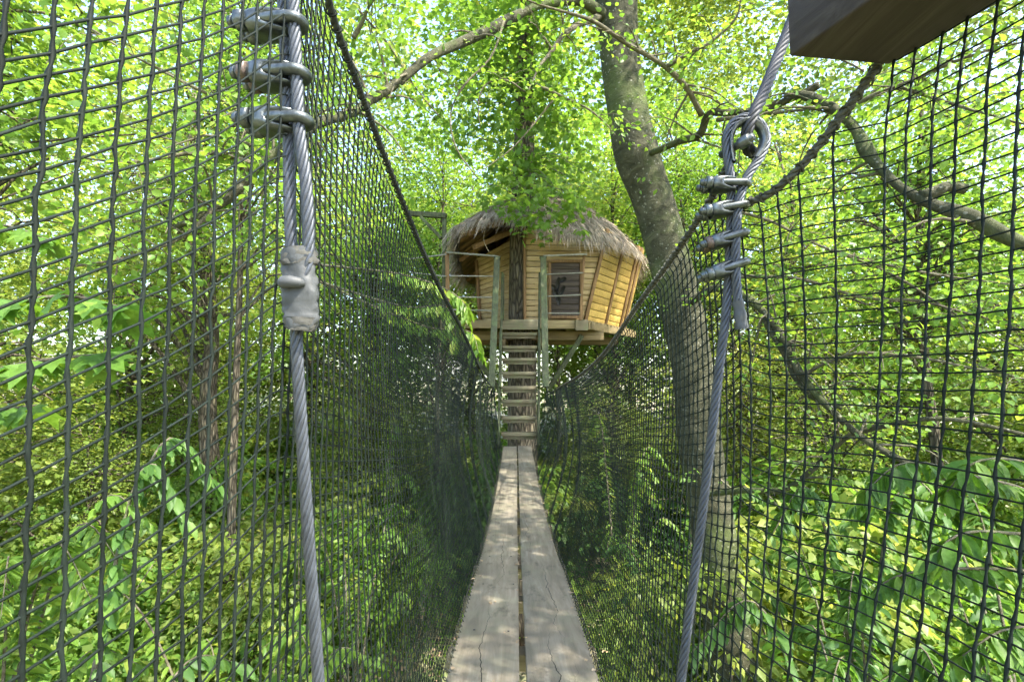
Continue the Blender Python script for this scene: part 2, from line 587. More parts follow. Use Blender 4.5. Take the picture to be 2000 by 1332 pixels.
def tree_skeleton(cs, height, r0, g, lean=(0, 0), nlimb=48, sides=9, base=0.0):
    """trunk from the ground to the top of the crown and limbs to some sprays; cs in tree coordinates"""
    mb = MB()
    n = 16
    z = np.linspace(base, height, n)
    f = (z - base) / (height - base)
    path = np.stack([lean[0] * f + smooth_noise(n, 4, 0.12, g) * f, lean[1] * f + smooth_noise(n, 4, 0.12, g) * f, z], 1)
    rad = r0 * (1 - 0.85 * f) + r0 * 0.5 * np.exp(-f * 22)
    mb.tube(path, rad, sides)
    if len(cs):
        pick = g.choice(len(cs), min(nlimb, len(cs)), replace=False)
        for i in pick:
            e = cs[i]
            zz = max(base + 0.25 * (height - base), e[2] - g.uniform(0.3, 1.0) * np.hypot(e[0], e[1]) * 0.8)
            zz = min(zz, height * 0.96)
            j = np.argmin(abs(z - zz))
            s = path[j]
            mid = (s + e) / 2 + np.array([0, 0, 0.25 * np.hypot(*(e - s)[:2])]) + g.normal(0, 0.12, 3)
            pp = spline([s, mid, e], 7)
            rr = np.linspace(min(rad[j] * 0.5, 0.075), 0.012, 7)
            mb.tube(pp, rr, 5, False)
            # a couple of twigs
            for _ in range(2):
                k = g.integers(2, 6)
                q = pp[k] + g.normal(0, 0.55, 3) * np.array([1, 1, .5])
                mb.tube(np.array([pp[k], (pp[k] + q) / 2 + g.normal(0, .06, 3), q]), [rr[k] * .6, .01, .006], 4, False)
    return mb


# =================================================================== THE SETTING
def ground_z(x, y):
    return (0.35 * np.sin(x * 0.21 + 1.0) * np.cos(y * 0.17) + 0.15 * np.sin(x * 0.7 + y * 0.5)
            + np.clip(y - 14, 0, 60) * 0.05 + np.clip(-x - 9, 0, 60) * 0.06)


def make_ground():
    n = 150
    t = np.linspace(-1, 1, n)
    ax = np.sign(t) * (np.abs(t) ** 1.9) * 420
    X, Y = np.meshgrid(ax, ax + 10)
    Z = ground_z(X, Y)
    far = np.hypot(X, Y - 10)
    Z = np.where(far > 60, np.minimum(Z, 3.0), Z)
    v = np.stack([X, Y, Z], -1).reshape(-1, 3)
    i = np.arange(n - 1)
    I, J = np.meshgrid(i, i)
    a = (J * n + I).ravel()
    q = np.stack([a, a + 1, a + n + 1, a + n], 1)
    o = MB().add(v, q).build('ground', M['ground'], smooth=True)
    tag(o, 'forest floor of brown leaf litter and moss far below the bridge', 'ground', kind='structure')


make_ground()


def far_wood():
    g = np.random.default_rng(91)
    mb = MB()
    n = 4300
    az = g.uniform(-72, 72, n)
    dist = g.uniform(27, 46, n)
    hz = g.random(n) ** 0.8 * 38
    lump = 4.0 * np.sin(az * 0.35 + 1.1) + 3.0 * np.sin(az * 0.83)
    keep = hz < 32 + lump
    for a, d, h in zip(az[keep], dist[keep], hz[keep]):
        c = np.array([math.sin(R(a)) * d, math.cos(R(a)) * d, h + 0.3])
        ax = g.normal(0, 1, 3) * np.array([1, 1, .25])
        spray_leaves(mb, c, ax, g.uniform(1.4, 2.3), 48, 0.36, KITE, g, 0.3, 0.3, 0.5, np.clip(g.normal(.55, .18), 0, 1), .17)
    for _ in range(800):
        a, d = g.uniform(-60, 60), g.uniform(20, 31)
        x, y = math.sin(R(a)) * d, math.cos(R(a)) * d
        c = np.array([x, y, float(ground_z(x, y)) + g.random() ** 1.5 * 4.5 + .2])
        spray_leaves(mb, c, g.normal(0, 1, 3) * np.array([1, 1, .25]), g.uniform(.8, 1.5), 46, 0.22, KITE, g, 0.4, 0.35, 0.5, np.clip(g.normal(.55, .18), 0, 1), .17)
    o = mb.build('far_woodland', M['leaf_far'])
    tag(o, 'sunlit yellow-green woodland closing the view behind everything', 'woodland', kind='stuff')


far_wood()


def undergrowth():
    g = np.random.default_rng(17)
    mb = MB()
    k = 0
    while k < 1050:
        y = 3.2 + 26 * g.random()
        x = g.uniform(-1.15, 1.15) * (y + 2)
        dens = math.sin(x * 0.6 + 2.0) * math.cos(y * 0.45) + g.normal(0, .5)
        if dens < -0.35:
            continue
        if -7.5 < x < -2.5 and 7 < y < 14 and g.random() < .15:
            continue                       # the bare patch of leaf litter
        k += 1
        z = float(ground_z(x, y)) + g.uniform(0.15, 0.9)
        ax = g.normal(0, 1, 3) * np.array([1, 1, .2])
        spray_leaves(mb, np.array([x, y, z]), ax, g.uniform(.45, .95), 70, g.uniform(.10, .17), KITE, g, .45, .3, .5, np.clip(g.normal(.5, .2), 0, 1), .17)
    o = mb.build('undergrowth', M['leaf'])
    tag(o, 'low green undergrowth covering the forest floor', 'undergrowth', kind='stuff')
    # dry leaves on the floor
    nl = 16000
    y = 3 + 17 * g.random(nl)
    x = g.uniform(-1.15, 1.0, nl) * (y + 1)
    lm = MB()
    c = np.stack([x, y, ground_z(x, y) + g.uniform(.01, .05, nl)], 1)
    add_leaves(lm, c, g.normal(0, 1, (nl, 3)) * [1, 1, .35], np.array([0, 0, 1.0]) + g.normal(0, .45, (nl, 3)), g.uniform(.06, .13, nl), KITE, g.random(nl))
    tag(lm.build('leaf_litter', M['dry_leaf']), 'brown and tan fallen leaves scattered over the forest floor', 'litter', kind='stuff')
    # fallen twigs and dry stalks
    mb = MB()
    for _ in range(900):
        y = 4 + 18 * g.random()
        x = g.uniform(-1.1, 0.9) * (y + 1)
        z = float(ground_z(x, y)) + .03
        a = g.uniform(0, 2 * math.pi)
        L = g.uniform(.2, 1.1)
        e = np.array([math.cos(a) * L, math.sin(a) * L, g.uniform(0, .35) * L])
        p = np.array([x, y, z])
        mb.tube(np.array([p, p + e * .5 + g.normal(0, .05, 3), p + e]), [.012, .01, .005], 4, False, g.random())
    o = mb.build('fallen_twigs', M['bark'])
    tag(o, 'dry twigs and stalks littering the forest floor', 'twigs', kind='stuff')


undergrowth()

# ------------------------------------------------------------------ trees
KINDS = []


def make_kinds():
    specs = [
        # seed RX  H  nspray per size tmpl mat
        (1, 3.3, 10.5, 215, 54, .125, KITE, 'leaf'),
        (2, 3.0, 9.0, 205, 58, .13, KITE, 'leaf_yellow'),
        (3, 3.6, 8.0, 180, 40, .15, MAPLE, 'leaf'),
        (4, 2.6, 11.0, 215, 56, .12, KITE, 'leaf_yellow'),
    ]
    for s, rx, h, ns, per, sz, tm, mt in specs:
        mb, cs = crown(s, rx, h, ns, per, sz, tm, (.55, 1.05))
        KINDS.append((mb.mesh('crown', M[mt]), cs, h))


make_kinds()


def tree(x, y, kind, base, label, group=None, rot=None, s=1.0, r0=0.17, bark='bark', lean=(0, 0), name='tree'):
    """trunk from the ground; the crown begins `base` metres above it"""
    g = np.random.default_rng(int(abs(x * 131 + y * 977)) + kind)
    gz = float(ground_z(x, y)) - 0.1
    t = thing(name, (x, y, gz), label, 'tree', group)
    me, cs, h = KINDS[kind]
    rot = g.uniform(0, 6.28) if rot is None else rot
    c = place(me, 'crown', t)
    c.location = (lean[0], lean[1], base)
    c.rotation_euler = (0, 0, rot)
    c.scale = (s, s, s)
    cr, sr = math.cos(rot), math.sin(rot)
    w_ = np.stack([cs[:, 0] * cr - cs[:, 1] * sr, cs[:, 0] * sr + cs[:, 1] * cr, cs[:, 2]], 1) * s
    w_ += np.array([lean[0], lean[1], base])
    sk = tree_skeleton(w_, base + h * s * .9, r0, g, lean)
    place(sk.mesh('trunk', M[bark], True), 'trunk', t)
    return t


TREES = [
    # x, y, kind, crown base, scale, radius, label
    (-6.75, 12.0, 1, 4.6, .9, .27, 'tree with thick grey trunk behind the left netting'),
    (-5.0, 9.4, 0, 6.4, .7, .09, 'slim tree with mid-green crown above the left steel rope'),
    (-9.5, 8.5, 3, 1.0, 1.0, .14, 'yellow-green tree at the far left edge behind the big net cells'),
    (-4.8, 17.5, 2, 3.6, 1.1, .2, 'broad-leaved tree rising to the left of the treehouse roof'),
    (-11.5, 15.5, 0, .8, 1.15, .2, 'tall green tree deep in the woods on the far left'),
    (-1.6, 20.5, 1, 2.2, 1.3, .2, 'sunlit yellowish tree standing behind the thatched roof'),
    (3.6, 18.0, 0, 3.5, 1.15, .2, 'green tree behind the right side of the thatched roof'),
    (8.2, 15.2, 3, 1.0, 1.15, .18, 'yellow-green tree between the beech trunk and the right netting'),
    (7.6, 9.4, 2, 5.2, .8, .13, 'maple whose crown fills the gap right of the steel rope loop'),
    (11.5, 11.0, 1, 1.2, 1.0, .16, 'pale sunlit tree at the far right edge behind the netting'),
    (13.5, 18.5, 0, 1.0, 1.3, .2, 'tall green tree deep in the woods on the far right'),
    (-8.4, 21.5, 3, 1.0, 1.4, .2, 'tall yellowish tree in the distance behind the left netting'),
    (0.6, 27.0, 2, 4.0, 1.7, .25, 'distant broad-leaved tree straight behind the treehouse'),
    (-5.2, 4.3, 2, 6.3, .62, .1, 'small maple overhanging the top left corner'),
    (3.3, .5, 2, 7.2, .6, .09, 'small unseen tree added overhead at right to shade the planks'),  # stands out of view; added to break the sun on planks and ropes
]
for x, y, k, b, s, r0, lab in TREES:
    tree(x, y, k, b, lab, s=s, r0=r0, bark='oak', lean=(-.9, 0) if r0 == .27 else (0, 0))
WOOD = [
    ('leafy tree in the dense wood seen through the left netting', 'trees of the wood behind the left netting',
     [(-13.5, 11.5, 1, .4, 1.1), (-15, 19, 2, .5, 1.4), (-10.8, 18.8, 1, .3, 1.15), (-17.5, 15, 3, .4, 1.3), (-13, 25, 0, .5, 1.6), (-6.2, 26, 1, 1.0, 1.6), (-3.9, 13.2, 3, .5, .55), (-8.0, 9.8, 1, .4, .5), (-8.6, 13.5, 1, .3, .6), (-4.2, 16.0, 1, .3, .6)]),
    ('leafy tree in the dense wood seen through the right netting', 'trees of the wood behind the right netting',
     [(9.6, 19.5, 1, .4, 1.3), (6.0, 13.6, 1, .3, .8), (10.4, 14.6, 0, .4, .9), (15.5, 14.5, 2, .5, 1.3), (12.6, 24.5, 3, .6, 1.6), (17, 21, 1, .5, 1.5), (5.2, 22.5, 3, .6, 1.5), (8.8, 7.6, 3, 1.0, .6), (3.9, 12.2, 1, .3, .55), (5.7, 9.2, 3, .3, .5), (3.0, 16, 1, .3, .6)]),
    ('tall sunlit tree rising behind the treehouse', 'trees rising behind the treehouse',
     [(-3.2, 24, 2, 3.5, 1.6), (3.0, 25.5, 1, 3.0, 1.7), (6.6, 28, 2, 3.0, 1.8), (-7.8, 30, 0, 3.0, 1.7), (1.6, 17.5, 1, 4.6, 1.0), (-2.4, 16.4, 0, 4.4, .95), (7.6, 19.5, 2, 6.0, 1.35), (5.2, 15.6, 0, 7.0, .8)]),
]
for lab, grp, spots in WOOD:
    for x, y, k, b, s in spots:
        tree(x, y, k, b, lab, grp, s=s, r0=.06 + .035 * s, bark='oak')

BUSH = []
for sd, mt, sz in ((11, 'leaf', .12), (12, 'leaf_dark', .13), (13, 'leaf_yellow', .11)):
    mb_, cs_ = crown(sd, 1.45, 2.5, 95, 46, sz, OVAL if sd == 12 else KITE, (.3, .6), 'round', .45, .5)
    BUSH.append((mb_.mesh('foliage', M[mt]), cs_))


def bush(x, y, k, s, label, group):
    g = np.random.default_rng(int(abs(x * 57 + y * 311)) + 3)
    t = thing('bush', (x, y, float(ground_z(x, y)) - .05), label, 'bush', group)
    me, cs = BUSH[k]
    f = place(me, 'foliage', t)
    rot = g.uniform(0, 6.28)
    f.rotation_euler = (0, 0, rot)
    f.scale = (s, s, s * g.uniform(.85, 1.15))
    st = MB()
    for i in g.choice(len(cs), 14, replace=False):
        e = np.array([cs[i, 0] * math.cos(rot) - cs[i, 1] * math.sin(rot), cs[i, 0] * math.sin(rot) + cs[i, 1] * math.cos(rot), cs[i, 2]]) * s
        b = g.normal(0, .08, 3) * [1, 1, 0]
        st.tube(spline([b, b + (e - b) * .5 + g.normal(0, .1, 3), e], 6), np.linspace(.022, .006, 6), 5, False)
    place(st.mesh('stems', M['bark'], True), 'stems', t)


gb = np.random.default_rng(3)
for lab, grp, n_, xr, yr, ks in (
        ('rounded leafy bush on the forest floor behind the left netting', 'bushes behind the left netting', 28, (-1.15, -.16), (6.5, 20), (0, 2, 2, 2, 0)),
        ('dark leafy bush on the forest floor behind the right netting', 'bushes behind the right netting', 24, (.16, 1.1), (5.5, 19), (1, 0, 0, 2, 0)),
        ('low bush below the treehouse deck', 'bushes below the deck', 12, (-.2, .2), (13, 22), (2, 0, 2))):
    done = 0
    while done < n_:
        y = gb.uniform(*yr)
        x = gb.uniform(*xr) * y
        if y < 12.3 and -.66 < x / y < -.5:          # the grey trunk stands free here
            continue
        if abs(x) < 1.3 and y < 12.5:
            continue
        done += 1
        bush(x, y, ks[done % len(ks)], gb.uniform(.75, 1.6), lab, grp)


# ------------------------------------------------------------------ the beech and the tree that carries the house
def ppath(pts):
    return np.array([P(a, b, d) for a, b, d in pts])


def limb(mb, pts, r0, r1, n=26, sides=8, rough=0.06, g=None):
    """tapering limb through photo points; returns its path and radii"""
    g = g or rng
    path = spline(ppath(pts), n)
    rad = np.linspace(r0, r1, n) * (1 + smooth_noise(n, 3, rough, g))
    path = path + np.stack([smooth_noise(n, 4, r0 * .35, g) for _ in range(3)], 1) * np.linspace(0, 1, n)[:, None]
    mb.tube(path, rad, sides)
    return path, rad


def clear_of_bridge(p, margin=0.75):
    """keeps foliage out of the walkway and off the camera"""
    x, y, z = p
    if -1.5 < y < 10.4 and abs(x - 0.05) < margin and 3.2 < z < 5.0 + 0.6 + 0.42 * max(y, 0.4):
        return False
    return np.hypot(np.hypot(x, y), z - CZ) > 1.6


def twigs(mb, lm, path, rad, count, length, g, per=16, size=.09, tmpl=OVAL, f0=.15, droop=.35, rr=.32, tmean=.5):
    n = len(path)
    for _ in range(count):
        k = int(g.uniform(f0, 1) * (n - 1))
        v = g.normal(0, 1, 3) * np.array([1, 1, .55])
        v /= np.linalg.norm(v)
        L = length * g.uniform(.5, 1.2)
        a = path[k]
        m_ = a + v * L * .55 + np.array([0, 0, .06 * L])
        e = a + v * L + np.array([0, 0, -.18 * L])
        if not (clear_of_bridge(e) and clear_of_bridge(m_)):
            continue
        r = min(rad[k] * .45, .014)
        mb.tube(spline([a, m_, e], 6), np.linspace(r, .0025, 6), 4, False)
        spray_leaves(lm, e, v, rr * g.uniform(.7, 1.3), per, size, tmpl, g, droop, .16, .45, np.clip(g.normal(tmean, .12), 0, 1), .14)
        spray_leaves(lm, m_, v, rr * .7, per // 2, size, tmpl, g, droop, .16, .45, np.clip(g.normal(tmean, .12), 0, 1), .14)


def beech():
    g = np.random.default_rng(23)
    base = P(1440, 1480, 6.1)
    t = thing('beech_tree', (base[0], base[1], float(ground_z(base[0], base[1]))), 'leaning grey beech trunk spotted with lichen, right of the treehouse', 'tree')
    mb = MB()
    pts = [(1470, 1600, 6.1), (1426, 1270, 6.05), (1382, 960, 6.0), (1365, 854, 6.0), (1352, 719, 6.0), (1326, 584, 6.0), (1278, 400, 6.0),
           (1243, 300, 5.95), (1212, 120, 5.9), (1200, -40, 5.85), (1180, -300, 5.8), (1150, -600, 5.8)]
    path = spline(ppath(pts), 60)
    f = np.linspace(0, 1, 60)
    rad = np.interp(f, [0, .06, .3, .6, .8, 1], [.30, .262, .24, .235, .225, .17]) * (1 + smooth_noise(60, 5, .02, g))
    # swollen collars where limbs leave
    for (px, py), amp in (((1252, 300), .12), ((1205, 20), .14)):
        q = P(px, py, 6)
        dd = np.linalg.norm(path - q, axis=1)
        rad *= 1 + amp * np.exp(-(dd / .28) ** 2)
    mb.tube(path, rad, 22)
    mb.build('trunk', M['beech'], t, True)
    lm = MB()
    # long limb over the right netting
    b1 = MB()
    pa, ra = limb(b1, [(1240, 310, 5.9), (1275, 298, 5.7), (1330, 275, 5.3), (1368, 262, 5.0), (1385, 222, 4.8), (1440, 222, 4.6), (1500, 212, 4.4), (1560, 185, 4.15),
                       (1620, 205, 3.95), (1670, 250, 3.75), (1700, 300, 3.6), (1750, 365, 3.4), (1830, 410, 3.2), (1920, 445, 3.05), (2040, 490, 2.9), (2250, 560, 2.8)], .04, .036, 60, 10, .14, g)
    ra2 = ra
    for st in ([(1555, 195, 4.2), (1580, 178, 4.15), (1602, 165, 4.1)], [(1800, 385, 3.25), (1840, 368, 3.22), (1888, 366, 3.2)]):
        limb(b1, st, .042, .032, 6, 8, .03, g)
    s = b1.build('limb', M['beech'], t, True)
    tw = MB()
    twigs(tw, lm, pa, ra, 16, .8, g, 14, .06)
    # side branches of that limb
    for pts, r0, n_ in (([(1370, 225, 4.8), (1340, 170, 4.6), (1300, 132, 4.5), (1230, 90, 4.3), (1150, 40, 4.1), (1060, 10, 4.0), (980, -20, 3.9)], .03, 16),
                        ([(1300, 132, 4.5), (1345, 105, 4.4), (1400, 75, 4.3), (1440, 30, 4.2), (1452, -30, 4.1)], .02, 10),
                        ([(1400, 235, 4.6), (1500, 222, 4.3), (1580, 215, 4.1), (1640, 228, 3.9)], .02, 6),
                        ([(1640, 225, 3.9), (1700, 190, 3.7), (1780, 160, 3.5), (1880, 115, 3.3), (2010, 80, 3.1)], .022, 16),
                        ([(1740, 165, 3.6), (1850, 200, 3.4), (1900, 215, 3.3), (2020, 250, 3.1)], .014, 12),
                        ([(1550, 60, 4.0), (1600, 95, 3.9), (1690, 140, 3.7)], .016, 8),
                        ([(1380, 400, 4.9), (1500, 430, 4.6), (1600, 480, 4.3), (1720, 515, 4.0), (1850, 540, 3.8), (2020, 560, 3.6)], .016, 18),
                        ([(1400, 540, 4.9), (1560, 545, 4.4), (1680, 580, 4.1), (1800, 590, 3.9), (1920, 620, 3.7), (2040, 660, 3.5)], .018, 18),
                        ([(1600, 480, 4.3), (1750, 540, 4.0), (1860, 610, 3.8), (2010, 690, 3.5)], .013, 14)):
        p_, r_ = limb(tw, pts, r0, .006, 24, 6, .08, g)
        twigs(tw, lm, p_, r_, n_, .5, g, 14, .06, f0=.1)
    # lower limbs to the right
    for pts, r0, r1, n_ in (([(1350, 590, 5.7), (1400, 562, 5.3), (1470, 590, 4.9), (1530, 655, 4.6), (1560, 720, 4.45), (1620, 800, 4.2), (1700, 870, 4.0), (1800, 915, 3.8), (1950, 960, 3.6)], .046, .02, 18),
                            ([(1490, 615, 4.8), (1535, 700, 4.6), (1580, 770, 4.4), (1640, 800, 4.2)], .032, .02, 2),
                            ([(1380, 965, 5.6), (1440, 958, 5.2), (1530, 955, 4.8), (1600, 905, 4.5), (1660, 850, 4.3), (1730, 830, 4.1), (1850, 815, 3.9), (2020, 850, 3.7)], .032, .014, 14),
                            ([(1560, 740, 4.5), (1610, 710, 4.3), (1680, 690, 4.1), (1800, 700, 3.9), (1900, 720, 3.7), (2020, 745, 3.5)], .018, .008, 16)):
        p_, r_ = limb(b1 if r0 > .03 else tw, pts, r0, r1, 30, 9, .08, g)
        if r0 > .03:
            MB().tube(p_, r_, 9).build('limb', M['beech'], t, True)
        twigs(tw, lm, p_, r_, n_, .6, g, 14, .062)
    # upper limb to the left
    mb2 = MB()
    p_, r_ = limb(mb2, [(1215, 60, 5.9), (1140, 5, 5.6), (1060, 8, 5.3), (960, 58, 5.0), (850, 112, 4.5), (740, 186, 4.05), (690, 222, 3.85), (600, 248, 3.6), (510, 325, 3.4), (430, 395, 3.35), (330, 440, 3.3)], .062, .024, 46, 10, .1, g)
    mb2.build('limb', M['beech'], t, True)
    twigs(tw, lm, p_, r_, 26, .7, g, 16, .06, f0=.3)
    for pts, r0, n_ in (([(1180, 30, 5.8), (1110, 60, 5.4), (1080, 100, 5.3), (1050, 140, 5.2), (1028, 180, 5.1)], .045, 6),
                        ([(1080, 100, 5.3), (1062, 75, 5.2), (1040, 45, 5.1)], .02, 4),
                        ([(1045, 165, 5.2), (1100, 190, 5.2), (1160, 220, 5.2), (1205, 262, 5.3)], .018, 8),
                        ([(1085, 190, 5.2), (1045, 240, 5.2), (1000, 290, 5.1), (945, 330, 5.0)], .012, 10),
                        ([(985, 40, 4.9), (960, 110, 4.8), (905, 170, 4.7), (880, 220, 4.7), (890, 290, 4.7), (935, 350, 4.7)], .012, 12),
                        ([(1025, 180, 5.1), (990, 158, 5.0), (950, 165, 5.0), (935, 200, 5.0), (938, 250, 5.0)], .011, 8),
                        ([(690, 75, 3.8), (720, 20, 3.7), (740, -30, 3.6)], .022, 6),
                        ([(700, 20, 3.9), (760, 90, 4.2), (810, 170, 4.4), (860, 230, 4.6)], .011, 12),
                        ([(510, 325, 3.4), (420, 300, 3.2), (330, 305, 3.0), (250, 320, 2.9), (150, 310, 2.8)], .02, 14),
                        ([(600, 248, 3.6), (520, 240, 3.3), (400, 180, 3.0), (280, 120, 2.8), (180, 60, 2.7)], .016, 16),
                        ([(430, 395, 3.35), (360, 460, 3.2), (260, 500, 3.1), (150, 520, 3.0)], .016, 16)):
        q_, s_ = limb(tw, pts, r0, .005, 22, 6, .08, g)
        twigs(tw, lm, q_, s_, n_, .45, g, 15, .06, f0=.1)
    tw.build('twigs', M['twig'], t, True)
    lm.build('foliage', M['leaf'], t)
    # crown above the picture
    me, cs, h = KINDS[0]
    top = P(1195, -60, 5.85)
    c = place(me, 'crown', t)
    c.matrix_parent_inverse = Matrix.Translation(-Vector(t.location))
    c.location = (top[0], top[1] + .4, top[2] + .2)
    c.scale = (1.0, 1.0, .75)
    for k_, (dx, dy, dz), rz, sc_ in ((1, (2.3, 2.2, -.1), 1.2, .8), (0, (3.6, -.9, .5), 2.6, .72)):  # extra crowns added to keep sun off the planks, filling the upper right too
        c = place(KINDS[k_][0], 'crown', t)
        c.matrix_parent_inverse = Matrix.Translation(-Vector(t.location))
        c.location = (top[0] + dx, top[1] + dy, top[2] + dz)
        c.rotation_euler = (0, 0, rz)
        c.scale = (sc_, sc_, sc_ * .6)


beech()


def host_tree():
    g = np.random.default_rng(29)
    x, y = .22, 10.78
    t = thing('host_tree', (x, y, float(ground_z(x, y))), 'rough-barked tree growing up through the treehouse and behind the stairs', 'tree')
    n = 40
    z = np.linspace(-.2, CZ + 9.5, n)
    path = np.stack([x + smooth_noise(n, 9, .05, g) + np.clip(z - 8, 0, 9) * .02, y + smooth_noise(n, 9, .04, g), z], 1)
    rad = np.interp(z, [0, 1, 5, 9, 15], [.4, .33, .3, .25, .1])
    MB().tube(path, rad, 18).build('trunk', M['oak'], t, True)
    me, cs, h = KINDS[2]
    c = place(me, 'crown', t)
    c.matrix_parent_inverse = Matrix.Translation(-Vector(t.location))
    c.location = (x + .2, y + .5, CZ + 4.5)
    c.scale = (1.05, 1.05, .9)
    # ivy and low shoots round the stem above the roof, and the spray that hangs over the thatch
    lm, tw = MB(), MB()
    for px0, py0, d, k in ((1030, 60, 10.3, 5), (1030, 150, 10.2, 6), (1035, 230, 10.1, 6), (1035, 300, 10.0, 8), (1040, 340, 9.8, 9)):
        for _ in range(k):
            c_ = P(px0 + g.normal(0, 45), py0 + g.normal(0, 40), d - g.uniform(0, .5))
            tw.tube(np.array([[x, y, c_[2] + .3], (c_ + np.array([x, y, c_[2] + .4])) / 2, c_]), [.02, .012, .006], 4, False)
            spray_leaves(lm, c_, g.normal(0, 1, 3) * [1, 1, .3], .5, 34, .15, MAPLE, g, .5, .3, .5, .6, .16)
    for px0, py0, d in ((1020, 360, 8.4), (1050, 385, 8.2), (1000, 395, 8.3), (1085, 380, 8.2), (1105, 410, 8.1), (1040, 420, 8.2), (1010, 425, 8.3), (1060, 345, 8.5), (985, 350, 8.6), (1115, 440, 8.1), (1130, 365, 8.3), (1150, 395, 8.2), (1070, 400, 8.1), (960, 385, 8.5), (1095, 345, 8.4), (1030, 395, 8.2), (1140, 340, 8.5), (1010, 375, 8.3), (1170, 375, 8.4), (930, 375, 8.6), (1045, 365, 8.0), (1075, 365, 8.0), (1100, 385, 8.0), (1020, 400, 8.0), (1060, 425, 8.0), (990, 370, 8.2), (1120, 395, 8.0), (1035, 440, 8.1), (1085, 415, 8.0), (1005, 345, 8.4)):
        c_ = P(px0, py0, d)
        o_ = np.array([x, y, 0]) + np.array([g.normal(0, .1), -.15, c_[2] + g.uniform(.4, 1.6)])
        tw.tube(spline([o_, (c_ + o_) / 2 + np.array([g.normal(0, .15), 0, g.uniform(.1, .3)]), c_], 7), np.linspace(.013, .003, 7), 4, False)
        spray_leaves(lm, c_, np.array([g.normal(0, .5), -1, -.2]), .32, 16, .14, MAPLE, g, .6, .3, .5, .72, .14)
    tw.build('shoots', M['twig'], t, True)
    lm.build('foliage', M['leaf'], t)


host_tree()


# =================================================================== THE BRIDGE
def bridge_x(y):
    return .02 + .0083 * y


YZ = np.array([(-1.2, -.86), (0, -.9), (.8, -.93), (1.65, -.975), (2.6, -1.06), (3.6, -1.16), (4.63, -1.235), (6.2, -1.265), (7.8, -1.235), (9.35, -1.2)])


def bridge_z(y):
    s = spline(YZ, 200)
    return np.interp(y, s[:, 0], s[:, 1]) + CZ


def bridge():
    t = thing('plank_bridge', (bridge_x(0), 0, bridge_z(0) - .2), 'narrow suspended footbridge of two long weathered planks leading to the stairs', 'footbridge')
    g = np.random.default_rng(5)
    n = 90
    ys = np.linspace(-.7, 9.3, n)
    for s in (-1, 1):
        mb = MB()
        inner = bridge_x(ys) + s * .011 + smooth_noise(n, 9, .0015, g)
        outer = bridge_x(ys) + s * .25 + smooth_noise(n, 7, .003, g)
        lo, hi = (outer, inner) if s < 0 else (inner, outer)
        z = bridge_z(ys) + s * .002 + smooth_noise(n, 8, .002, g)
        th, bv = .04, .004
        prof = [(lo, z - th), (lo, z - bv), (lo + bv, z), ((lo + hi) / 2, z + .001), (hi - bv, z), (hi, z - bv), (hi, z - th)]
        k = len(prof)
        v = np.stack([np.stack([a, ys, b], 1) for a, b in prof], 1).reshape(-1, 3)
        i = np.arange(n - 1)[:, None] * k
        j = np.arange(k)[None]
        j2 = (j + 1) % k
        q = np.stack([i + j, i + k + j, i + k + j2, i + j2], -1).reshape(-1, 4)
        caps = []
        for c in range(1, k - 1):
            caps += [(0, c, c + 1), ((n - 1) * k, (n - 1) * k + c + 1, (n - 1) * k + c)]
        mb.add(v, q, caps, .15 if s < 0 else .3)
        p = mb.build('plank', M['plank'], t)
        # nails
        for yb in np.arange(.3, 9.2, .62):
            for e in (.05, .2):
                xx, zz = bridge_x(yb) + s * e + g.normal(0, .006), bridge_z(yb) + .0012
                th_ = np.arange(7) * 2 * math.pi / 7
                ring = np.stack([xx + .0045 * np.cos(th_), yb + g.normal(0, .008) + .0045 * np.sin(th_), np.full(7, zz)], 1)
                MB().add(np.vstack([ring, ring + [0, 0, .0022]]), [(a, (a + 1) % 7, (a + 1) % 7 + 7, a + 7) for a in range(7)],
                         [(7, 7 + a, 8 + a) for a in range(1, 6)]).build('nail', M['iron'], p)
    for yb in np.arange(-.4, 9.3, .62):
        x, z = bridge_x(yb), bridge_z(yb)
        MB().box(x - .29, x + .29, yb - .035, yb + .035, z - .105, z - .043, .4).build('cross_bearer', M['tread'], t, bevel=.003)
    for s in (-1, 1):
        yy = np.linspace(-1.0, 9.6, 60)
        MB().tube(np.stack([bridge_x(yy) + s * .235, yy, bridge_z(yy) - .115], 1), .009, 8).build('cable', M['steel'], t, True)


bridge()


# ------------------------------------------------------------------ rope nets
def twisted(mb, path, rad, strands, pitch, sides=7, tint=None, per=0.0, phase=0):
    """laid rope: `strands` tubes twisted round path"""
    seg = np.linalg.norm(np.diff(path, axis=0), axis=1)
    L = np.concatenate([[0], np.cumsum(seg)])
    n = max(8, int(L[-1] / pitch * 10))
    q = np.linspace(0, L[-1], n)
    p = np.stack([np.interp(q, L, path[:, i]) for i in range(3)], 1)
    r = np.interp(q, L, np.broadcast_to(rad, (len(path),)))
    _, u, v = frames(p)
    rs = {3: .5, 6: .36, 7: .33}[strands]
    rc = 1 - rs
    for k in range(strands):
        a = 2 * math.pi * (q / pitch + k / strands) + phase
        c = p + (u * np.cos(a)[:, None] + v * np.sin(a)[:, None]) * (r * rc)[:, None]
        ns_ = 12 if strands >= 6 else sides
        base_t = .35 + .3 * ((k * 37) % 10) / 10 if tint is None else tint
        mb.tube(c, r * rs * 1.06, ns_, True, np.tile(np.clip(base_t + np.where(np.arange(ns_) % 2, .38, -.38), 0, 1), len(c)) if strands >= 6 else base_t)
    if strands >= 6:
        mb.tube(p, r * .45, 6, True, .3)
    return p


